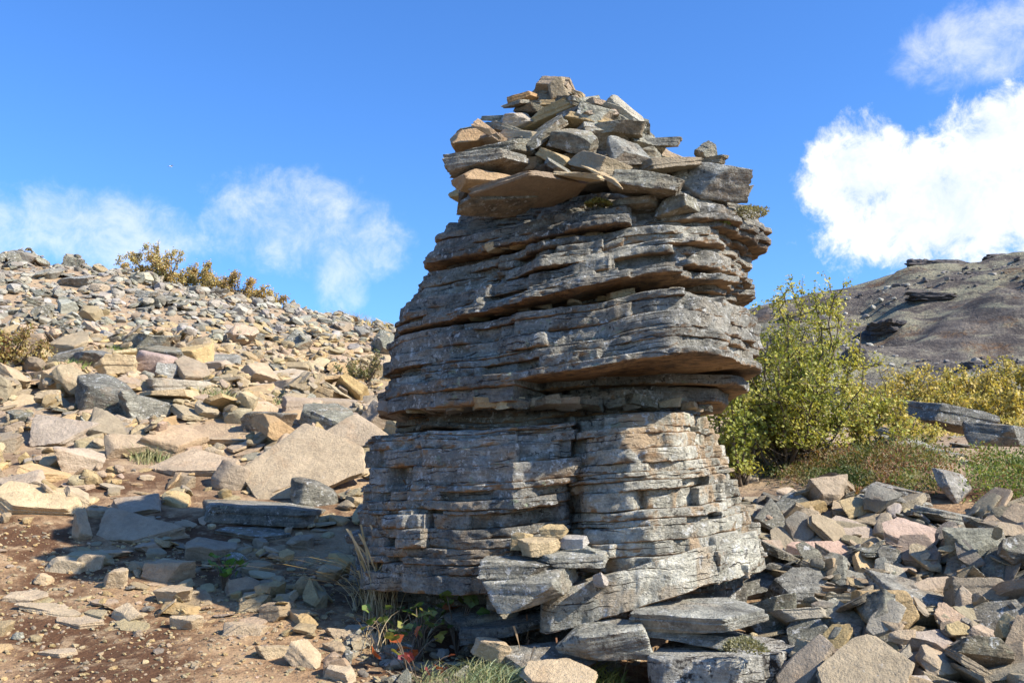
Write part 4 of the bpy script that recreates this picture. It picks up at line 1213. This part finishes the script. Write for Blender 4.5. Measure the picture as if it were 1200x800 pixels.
def bush(name, base, wid, dep, hgt, nstem, ntwig, nleaf, lsize, cols, seed, label, cat='bush', group=None, lean=(0, 0), parts=('stem', 'foliage'), stemr=.018, low=.12, shape=.75):
    rg = np.random.default_rng(seed)
    root = link(name, None, None, base); tag(root, label, cat, group)
    paths = []; tips = []
    for s in range(nstem):
        a = rg.uniform(0, 6.283); rr = math.sqrt(rg.random())
        h = hgt * rg.uniform(.70, 1.0) * (1 - .5 * rr**2)
        e = np.array([math.cos(a) * rr * wid / 2 + lean[0] * h, math.sin(a) * rr * dep / 2 + lean[1] * h, h])
        b0 = np.array([rg.normal(0, wid * .05), rg.normal(0, dep * .05), -.05])
        t = np.linspace(0, 1, 9)[:, None]
        mid = np.array([e[0] * .75, e[1] * .75, e[2] * .35]) * shape + (1 - shape) * e * .5
        pts = (1 - t)**2 * b0 + 2 * t * (1 - t) * mid + t**2 * e + rg.normal(0, .018 * hgt, (9, 3)) * t
        paths.append((pts, stemr * (1.05 - t[:, 0] * .8)))
        for k in range(ntwig):
            f = rg.uniform(.22, 1); q = f * 8; i = min(7, int(q)); o_ = pts[i] + (pts[i + 1] - pts[i]) * (q - i)
            l = hgt * rg.uniform(.10, .26) * (1.15 - .5 * f)
            d = rg.normal(0, 1, 3) * np.array([1, 1, .7]) + np.array([0, 0, .55]); d /= np.linalg.norm(d)
            tt = np.linspace(0, 1, 4)[:, None]
            tw = o_ + d * l * tt + np.array([0, 0, .10 * l]) * tt**2 + rg.normal(0, .02 * l, (4, 3)) * tt
            paths.append((tw, stemr * .32 * (1.1 - tt[:, 0] * .8))); tips.append(tw)
        tips.append(pts[4:])
    V, T = tube_mesh(paths, 5)
    link(parts[0], mesh_tris(parts[0], V, T, M['bark']), root)
    pk = rg.integers(0, len(tips), nleaf)
    C_ = np.empty((nleaf, 3))
    for i, k in enumerate(pk):
        t_ = tips[k]; q = rg.random()**.8 * (len(t_) - 1.001); j = int(q); C_[i] = t_[j] + (t_[j + 1] - t_[j]) * (q - j)
    C_ += rg.normal(0, lsize * .7, (nleaf, 3))
    C_ = C_[C_[:, 2] > low * hgt]; m = len(C_)
    D_ = rg.normal(0, 1, (m, 3)) + np.array([0, 0, -.15]); Nn = rg.normal(0, 1, (m, 3)) + np.array([.4, -.4, .9])
    cl = np.array(cols)
    # clumps of one colour through the crown
    w_ = (vn(C_[:, 0] * 3.5, C_[:, 1] * 3.5, C_[:, 2] * 3.5, seed) + 1) / 2 * len(cl) + rg.normal(0, .6, m)
    ci = np.clip(w_.astype(int), 0, len(cl) - 1)
    tn = cl[ci] * rg.uniform(.72, 1.25, (m, 1))
    L = lsize * rg.uniform(.65, 1.3, m)
    V, T, tc_ = leaves_mesh(C_, D_, Nn, L, L * rg.uniform(.6, .85, m), tn)
    fo = link(parts[1], mesh_tris(parts[1], V, T, M['leaf'], tint=tc_, smooth=False), root); fo['kind'] = 'stuff'
    return root


BIRCH = [(.24, .27, .05), (.34, .35, .07), (.44, .42, .10), (.52, .46, .12), (.38, .38, .09)]
YEL = [(.38, .33, .08), (.50, .40, .10), (.56, .43, .13), (.34, .32, .08)]
RUS = [(.20, .20, .06), (.30, .19, .07), (.36, .28, .09), (.24, .12, .06)]
SKY_ = [(.46, .39, .15), (.54, .44, .18), (.50, .34, .14), (.38, .35, .14)]


def gpt(px, Y):
    x = (px - 600) / F * Y
    return Vector((x, Y, float(terr(x, Y)) - .03))


bush('birch_bush', gpt(930, 9.6), 1.75, 1.5, 2.0, 30, 20, 26000, .034, BIRCH, 1, 'tall yellow green birch bush growing right behind the pillar', 'bush', lean=(.02, 0), parts=('trunk', 'crown'))
bush('birch_bush', gpt(1030, 10.6), 1.3, 1.0, .95, 12, 14, 4200, .040, YEL[:2] + BIRCH[1:3], 2, 'low yellowing birch bush beside the tall one', 'bush')
bush('birch_bush', gpt(862, 9.2), .9, .8, 1.05, 10, 14, 3600, .040, BIRCH, 3, 'small green birch bush hugging the pillar back', 'bush')
for i, (px, Y, wd, hg) in enumerate([(1050, 16.5, 1.9, 1.15), (1095, 17.2, 2.0, 1.05), (1140, 16.6, 2.0, 1.0), (1185, 17.0, 2.0, .95), (1235, 16.4, 2.2, 1.0), (1120, 15.4, 1.6, .75), (1175, 15.2, 1.6, .7), (1290, 16.6, 2.2, 1.0)]):
    bush('willow_shrub', gpt(px, Y), wd, 1.2, hg, 14, 10, 2600, .055, YEL, 20 + i, 'yellow willow shrub in the row at the foot of the far hillside', 'shrub', 'yellow willow shrubs before the hillside')
for i, (px, Y, wd, hg, lb) in enumerate([(182, 19.4, 2.0, 1.02, 'largest golden shrub standing on the scree skyline'), (230, 19.6, 1.7, .74, 'golden brown shrub leaning on the largest skyline shrub'), (272, 19.6, 1.5, .66, 'russet twiggy shrub on the skyline beside the golden ones'), (306, 19.7, .9, .45, 'lowest thin russet shrub at the tail of the skyline row'), (150, 19.5, .8, .5, 'small olive shrub at the foot of the largest skyline shrub')]):
    bush('skyline_shrub', gpt(px, Y), wd, 1.0, hg, 16, 9, 6500 if i < 2 else 3400, .040, SKY_ if i < 2 else [SKY_[2], SKY_[1], RUS[1]], 40 + i, lb, 'shrub')
bush('russet_bush', gpt(5, 11.6), .95, .8, .62, 16, 10, 3000, .035, RUS, 50, 'russet and green bush among dark stones on the slope', 'bush')
bush('russet_bush', gpt(-30, 11.2), .8, .8, .75, 14, 10, 2500, .035, RUS[:2] + YEL[:1], 51, 'taller green russet bush behind the low russet one', 'bush')
bush('heath_bush', gpt(425, 13.6), .75, .7, .50, 12, 9, 1500, .035, [(.12, .14, .05), (.22, .21, .08), (.27, .2, .1)], 52, 'dark green heath clump in a hollow beside the pillar', 'shrub')


def cover(name, pts, hgt, nper, lsize, cols, seed, label, cat, spread=.1):
    rg = np.random.default_rng(seed)
    pts = np.array(pts); m = len(pts) * nper
    B = np.repeat(pts, nper, 0) + np.concatenate([rg.normal(0, spread, (m, 2)), np.zeros((m, 1))], 1)
    B[:, 2] = terr(B[:, 0], B[:, 1])
    lump = .55 + .45 * vn(B[:, 0] * 3.2, B[:, 1] * 3.2, 0, seed)
    B[:, 2] += rg.random(m) * hgt * lump
    D_ = rg.normal(0, .8, (m, 3)) + np.array([0, 0, .7]); Nn = rg.normal(0, 1, (m, 3)) + np.array([.3, -.5, .6])
    cl = np.array(cols)
    w_ = (vn(B[:, 0] * 2.2, B[:, 1] * 2.2, 0, seed + 4) + 1) / 2 * len(cl) + rg.normal(0, .5, m)
    tn = cl[np.clip(w_.astype(int), 0, len(cl) - 1)] * rg.uniform(.7, 1.25, (m, 1))
    L = lsize * rg.uniform(.6, 1.4, m)
    V, T, tc_ = leaves_mesh(B, D_, Nn, L, L * .45, tn)
    o = link(name, mesh_tris(name, V, T, M['leaf'], tint=tc_, smooth=False))
    tag(o, label, cat, kind='stuff')


HEA = [(.06, .085, .022), (.11, .13, .035), (.20, .16, .06), (.25, .13, .065), (.16, .19, .05), (.28, .25, .10)]
vr = np.random.default_rng(61)
pts = []
while len(pts) < 900:
    Y = vr.uniform(7.6, 11.5); px = vr.uniform(825, 1100); x = (px - 600) / F * Y
    _, py = proj(x, Y, float(terr(x, Y)))
    if 500 < py < np.interp(px, [825, 900, 1000, 1080, 1100], [545, 560, 590, 596, 598]) and not occ(x, Y, .7): pts.append((x, Y, 0))
cover('heather', pts, .30, 34, .032, HEA, 62, 'green and brown heather carpeting the bank under the birch', 'heather')
pts = []
while len(pts) < 520:
    Y = vr.uniform(7.4, 10.5); px = vr.uniform(1135, 1400); x = (px - 600) / F * Y
    _, py = proj(x, Y, float(terr(x, Y)))
    if 520 < py < 602 and not occ(x, Y, .7): pts.append((x, Y, 0))
cover('crowberry', pts, .28, 32, .030, [(.09, .13, .03), (.15, .20, .045), (.22, .26, .06), (.24, .15, .06)], 63, 'bright green crowberry mat on the bank beside the dark slab', 'crowberry')
pts = [(((px - 600) / F * Y), Y, 0) for px, Y in zip(vr.uniform(1000, 1400, 420), vr.uniform(13.5, 17.5, 420))]
cover('yellow_scrub', pts, .35, 16, .06, YEL, 64, 'low yellow scrub on the ground below the willow row', 'scrub', .2)


def grass(name, px, py, n, h, spread, cols, seed, label, cat='grass', kind=None, w_=.006, group=None, droop=.5, head=False, lean=(0, 0), Y=None):
    rg = np.random.default_rng(seed)
    g = ray_ground(px, py) if Y is None else Vector((at(px, py, Y).x, Y, float(terr(at(px, py, Y).x, Y))))
    VV, TT, CC = [], [], []; nv = 0
    for k in range(n):
        bx, by = g.x + float(np.clip(rg.normal(0, spread), -1.6 * spread, 1.6 * spread)), g.y + float(np.clip(rg.normal(0, spread), -1.6 * spread, 1.6 * spread))
        bz = float(terr(bx, by)) - .01
        a = rg.uniform(0, 6.283); hh = h * rg.uniform(.5, 1.15); d = np.array([math.cos(a) + lean[0], math.sin(a) + lean[1]]) * hh * droop * rg.uniform(.3, 1.2)
        t = np.linspace(0, 1, 6)
        P = np.stack([bx + d[0] * t**1.8, by + d[1] * t**1.8, bz + hh * (t - .35 * droop * t**2.5)], 1)
        s = np.array([-math.sin(a + 1), math.cos(a + 1), 0.]) * w_ * .5
        wv = (1 - t * .85)[:, None]
        if head: wv = np.where((t > .7)[:, None], 2.2, .55)
        ring = np.concatenate([P + s * wv, P - s * wv])
        VV.append(ring)
        i = np.arange(5)
        TT += [np.stack([i, i + 1, i + 7], 1) + nv, np.stack([i, i + 7, i + 6], 1) + nv]; nv += 12
        c = np.array(cols[rg.integers(len(cols))]) * rg.uniform(.75, 1.2)
        CC.append(np.tile(np.append(c, 1), (12, 1)))
    o = link(name, mesh_tris(name, np.concatenate(VV), np.concatenate(TT), M['dry'], tint=np.concatenate(CC), smooth=False))
    tag(o, label, cat, group, kind)
    return o


DRY = [(.50, .38, .21), (.42, .30, .16), (.56, .45, .28)]
GRN = [(.14, .20, .05), (.22, .27, .08), (.32, .32, .12)]
PALE = [(.42, .38, .20), (.32, .33, .16), (.24, .29, .13)]
grass('dry_grass_tuft', 430, 716, 60, .60, .05, DRY, 70, 'tall dry straw coloured grass tuft bending out from the pillar', w_=.008, droop=1.2, head=True, lean=(-.35, -.35))
grass('dry_grass_tuft', 446, 730, 60, .60, .06, DRY, 71, 'upright dry grass stalks against the shaded pillar wall', w_=.006, droop=.35, head=True)
grass('dry_grass_tuft', 462, 764, 90, .30, .10, DRY, 72, 'short dry grass tuft beside the red leaves', w_=.006, droop=.9)
grass('grass_patch', 560, 806, 700, .16, .17, PALE, 73, 'pale green short grass growing in front of the pillar', kind='stuff', w_=.007, droop=.9)
grass('grass_patch', 600, 800, 420, .14, .12, [(.18, .24, .13), (.27, .32, .20), (.36, .40, .25)], 74, 'blue green leafy herbs beside the pale grass', kind='stuff', w_=.016, droop=.9)
grass('grass_patch', 700, 806, 200, .13, .08, [(.30, .32, .08), (.38, .36, .10)], 75, 'yellow green sprigs before the lichen boulder', kind='stuff', w_=.012, droop=.8)
grass('dry_stalks', 640, 792, 12, .30, .14, [(.28, .15, .09), (.36, .25, .15)], 76, 'thin reddish dry stalks standing before the pillar', w_=.005, droop=.3, head=True)
grass('dry_stalks', 735, 796, 10, .26, .10, [(.40, .33, .2), (.30, .2, .12)], 77, 'thin pale dry stalks beside the lichen boulder', w_=.005, droop=.3, head=True)
for i, (px, py, n, h, lb) in enumerate([(82, 440, 260, .22, 'bright green grass patch between dark slaty stones'), (140, 418, 160, .16, 'green grass tuft above the long square edged slab'),
                                        (178, 540, 190, .20, 'grey green tuft in the hollow under the long thin slab'), (262, 470, 120, .16, 'dull green tuft beside the flat dipping slab'),
                                        (250, 462, 120, .14, 'dry tuft beneath the light grey slab'), (312, 470, 120, .15, 'small olive tuft above the rough dark fronted block'),
                                        (60, 448, 140, .18, 'long yellowish grass tuft under the dark slaty slab'), (120, 505, 100, .12, 'reddish heath tuft beside the dark grey boulder'),
                                        (40, 595, 120, .14, 'dry grass tuft below the layered tan slab')]):
    grass('grass_tuft', px, py, n, h, .10 + .0 * i, [(.10, .19, .03), (.18, .27, .05), (.27, .30, .09)] if i < 2 else (PALE if i != 7 else [(.3, .10, .06), (.28, .2, .12)]), 80 + i, lb, w_=.010, droop=.7)
for i, (px, Y, n) in enumerate([(412, 19.2, 160), (432, 19.2, 220), (448, 19.0, 200)]):
    x = (px - 600) / F * Y
    grass('dry_grass_tuft', px, 372, n, .30, .25, [(.46, .36, .14), (.36, .27, .10)], 95 + i, 'dry yellow grass on the skyline beside the pillar', group='dry grass tufts on the skyline', w_=.014, droop=.5, Y=Y)


for i, (px, py, Y, sz, lb, cols) in enumerate(MOSS_LATER):
    rg = np.random.default_rng(400 + i); m = 900
    u = rg.normal(0, 1, (m, 3)); u /= np.linalg.norm(u, axis=1)[:, None]; u[:, 2] = abs(u[:, 2])
    C_ = u * (np.array(sz) / 2) * (.75 + .3 * rg.random((m, 1))) * (1 + .25 * vn(u[:, 0] * 3, u[:, 1] * 3, u[:, 2] * 3, i))[:, None]
    tn = np.array(cols)[rg.integers(0, 2, m)] * rg.uniform(.7, 1.2, (m, 1))
    V, T, tc_ = leaves_mesh(C_, u + rg.normal(0, .5, (m, 3)), rg.normal(0, 1, (m, 3)), np.full(m, .016), np.full(m, .009), tn)
    o = link('moss_cushion', mesh_tris('moss_cushion', V, T, M['leaf'], tint=tc_, smooth=False), None, at(px, py, Y)); tag(o, lb, 'moss', kind='stuff')


# broad leaved plants under the overhang
def herb(name, px, py, Y, n, size, cols, seed, label, h=.22):
    rg = np.random.default_rng(seed)
    p = at(px, py, Y); b = Vector((p.x, p.y, float(terr(p.x, p.y))))
    root = link(name, None, None, b); tag(root, label, 'plant')
    stems = []
    for k in range(n):
        a = rg.uniform(0, 6.28); d = np.array([math.cos(a), math.sin(a), 0]) * rg.uniform(.04, .17)
        tip = d + np.array([0, 0, h * rg.uniform(.5, 1.1)])
        t = np.linspace(0, 1, 5)[:, None]
        stems.append((tip * t + np.array([0, 0, .04]) * np.sin(t * 3.14), np.full(5, .0025)))
        m = 10; an = np.arange(m) * 6.283 / m
        rad = size * rg.uniform(.7, 1.2) * (1 + .12 * np.cos(an * 5)) * .5
        V = np.stack([rad * np.cos(an), rad * np.sin(an) * .9, .10 * size * np.cos(2 * an)], 1)
        V = np.concatenate([V, [[0, 0, -.06 * size]]])
        T = np.stack([np.arange(m), (np.arange(m) + 1) % m, np.full(m, m)], 1)
        c = np.array(cols[rg.integers(len(cols))]) * rg.uniform(.8, 1.2)
        link('leaf', mesh_tris('leaf', V, T, M['leaf'], tint=np.tile(np.append(c, 1), (m + 1, 1)), smooth=False), root, tuple(tip), (rg.normal(.5, .4), rg.normal(0, .4), rg.uniform(0, 6.28)))
    V, T = tube_mesh(stems, 4)
    link('stem', mesh_tris('stem', V, T, M['bark']), root)


LG = [(.10, .17, .04), (.16, .22, .06), (.09, .14, .05)]
herb('leafy_plant', 535, 735, 5.50, 20, .08, LG + [(.35, .12, .05)], 101, 'round leaved green plant deep in the pillar cavity', .30)
herb('leafy_plant', 490, 745, 5.35, 26, .065, LG + [(.28, .28, .08)], 102, 'leafy green plant at the mouth of the pillar cavity', .26)
herb('leafy_plant', 478, 760, 5.15, 9, .07, [(.42, .10, .03), (.5, .18, .05), (.2, .2, .05)], 103, 'plant with orange red autumn leaves before the cavity', .18)
herb('leafy_plant', 262, 668, 6.45, 24, .06, [(.10, .20, .04), (.14, .26, .05)], 104, 'bushy green plant growing in the pillar shadow', .20)
herb('leafy_plant', 455, 715, 5.6, 10, .06, LG, 105, 'small green plant in the shade behind the dry grass', .2)
herb('leafy_plant', 490, 790, 4.85, 7, .05, [(.22, .05, .05), (.30, .08, .05)], 106, 'small dark red plant on the soil before the pillar', .16)

# ---------------------------------------------------------------- lava outcrops along the far ridge; some dark rocks stand in for step shadows
for i, (x, y, sx, sy_, sz, lb) in enumerate([
        (49.5, 118, 3.2, 2.2, 2.3, 'craggy dark lava knob on the crest of the far hillside'),
        (52.0, 117, 9, 3, 1.6, 'long dark lava ledge beside the knob on the crest'),
        (60, 117, 7, 3, 1.3, 'low dark lava ledge farther along the crest'),
        (30.5, 104, 6, 2.6, 1.8, 'dark lava ledge above the birch bush'),
        (36.0, 95, 3.4, 4.5, 1.4, 'dark rock standing in for a step shadow in the hillside gully'),
        (43.5, 100, 6, 3, .8, 'dark rock standing in for a step shadow below the crest'),
        (33.0, 70, 3.0, 2.0, 1.2, 'dark boulder low on the far hillside'),
        (27.0, 78, 3.0, 3.0, 2.4, 'dark crag behind the birch top'),
        (62.5, 116, 3, 2, 1.7, 'small crag at the far end of the crest ledge')]):
    Q, T = rock(300 + i, (1, .8, .6), 5, 9, .16, .12)
    me = mesh_tris('lava_or_shadow_rock', Q, T, M['stone'], sharp=35)
    o = link('lava_or_shadow_rock', me, None, (x, y, hill_z(x, y) - sz * .06), (0, 0, R(i * 40 % 25)), (sx * .5, sy_ * .6, sz * .95))
    o.color = (.085, .078, .075, 1); tag(o, lb, 'outcrop')

hs_ = []
hr = np.random.default_rng(99)
for q in range(2600):
    y = hr.uniform(34, 108); x = (hr.uniform(820, 1420) - 600) / F * y
    if vn(x / 9, y / 12, 0, 27) < -.25: continue
    L = .22 * 4.0**(hr.random()**2.4) * (y / 80)**.6
    fam = ('thick', 'block')[int(hr.integers(2))]
    g_ = hr.random()
    tn = tuple(np.array((.12, .108, .10) if g_ < .5 else ((.24, .22, .19) if g_ < .8 else (.40, .38, .31))) * hr.uniform(.8, 1.2))
    hs_.append(dict(c=Vector((x, y, hill_z(x, y) + L * .08)), n=Vector((hr.normal(0, .25), hr.normal(0, .25), 1)).normalized(), yaw=hr.uniform(0, 6), L=L, W=L * .8, T=L * .55, fam=fam, i=int(hr.integers(NP[fam])), tint=tn, spx=1))
mass(hs_, 'hillside_stones', 'dark and pale stones strewn over the far hillside', 'stones')

# ---------------------------------------------------------------- gull, a white speck in the sky
gm = plain('white_feathers', (.8, .8, .8))
p = at(200, 195, 120)
gb = link('gull', None, None, p, (0, 0, R(60))); tag(gb, 'tiny white gull gliding in the blue sky', 'bird')
Q, T = ico(3); link('body', mesh_tris('body', Q * np.array([.22, .06, .06]), T, gm), gb)
for s in (1, -1):
    V = np.array([[.10, 0, .02], [.12, .30 * s, .10], [.0, .62 * s, .04], [-.04, .30 * s, .10], [-.08, 0, .02], [.02, .30 * s, .085]])
    T = np.array([[0, 1, 5], [1, 2, 5], [2, 3, 5], [3, 4, 5], [4, 0, 5]])
    link('wing', mesh_tris('wing', V, T, gm), gb)
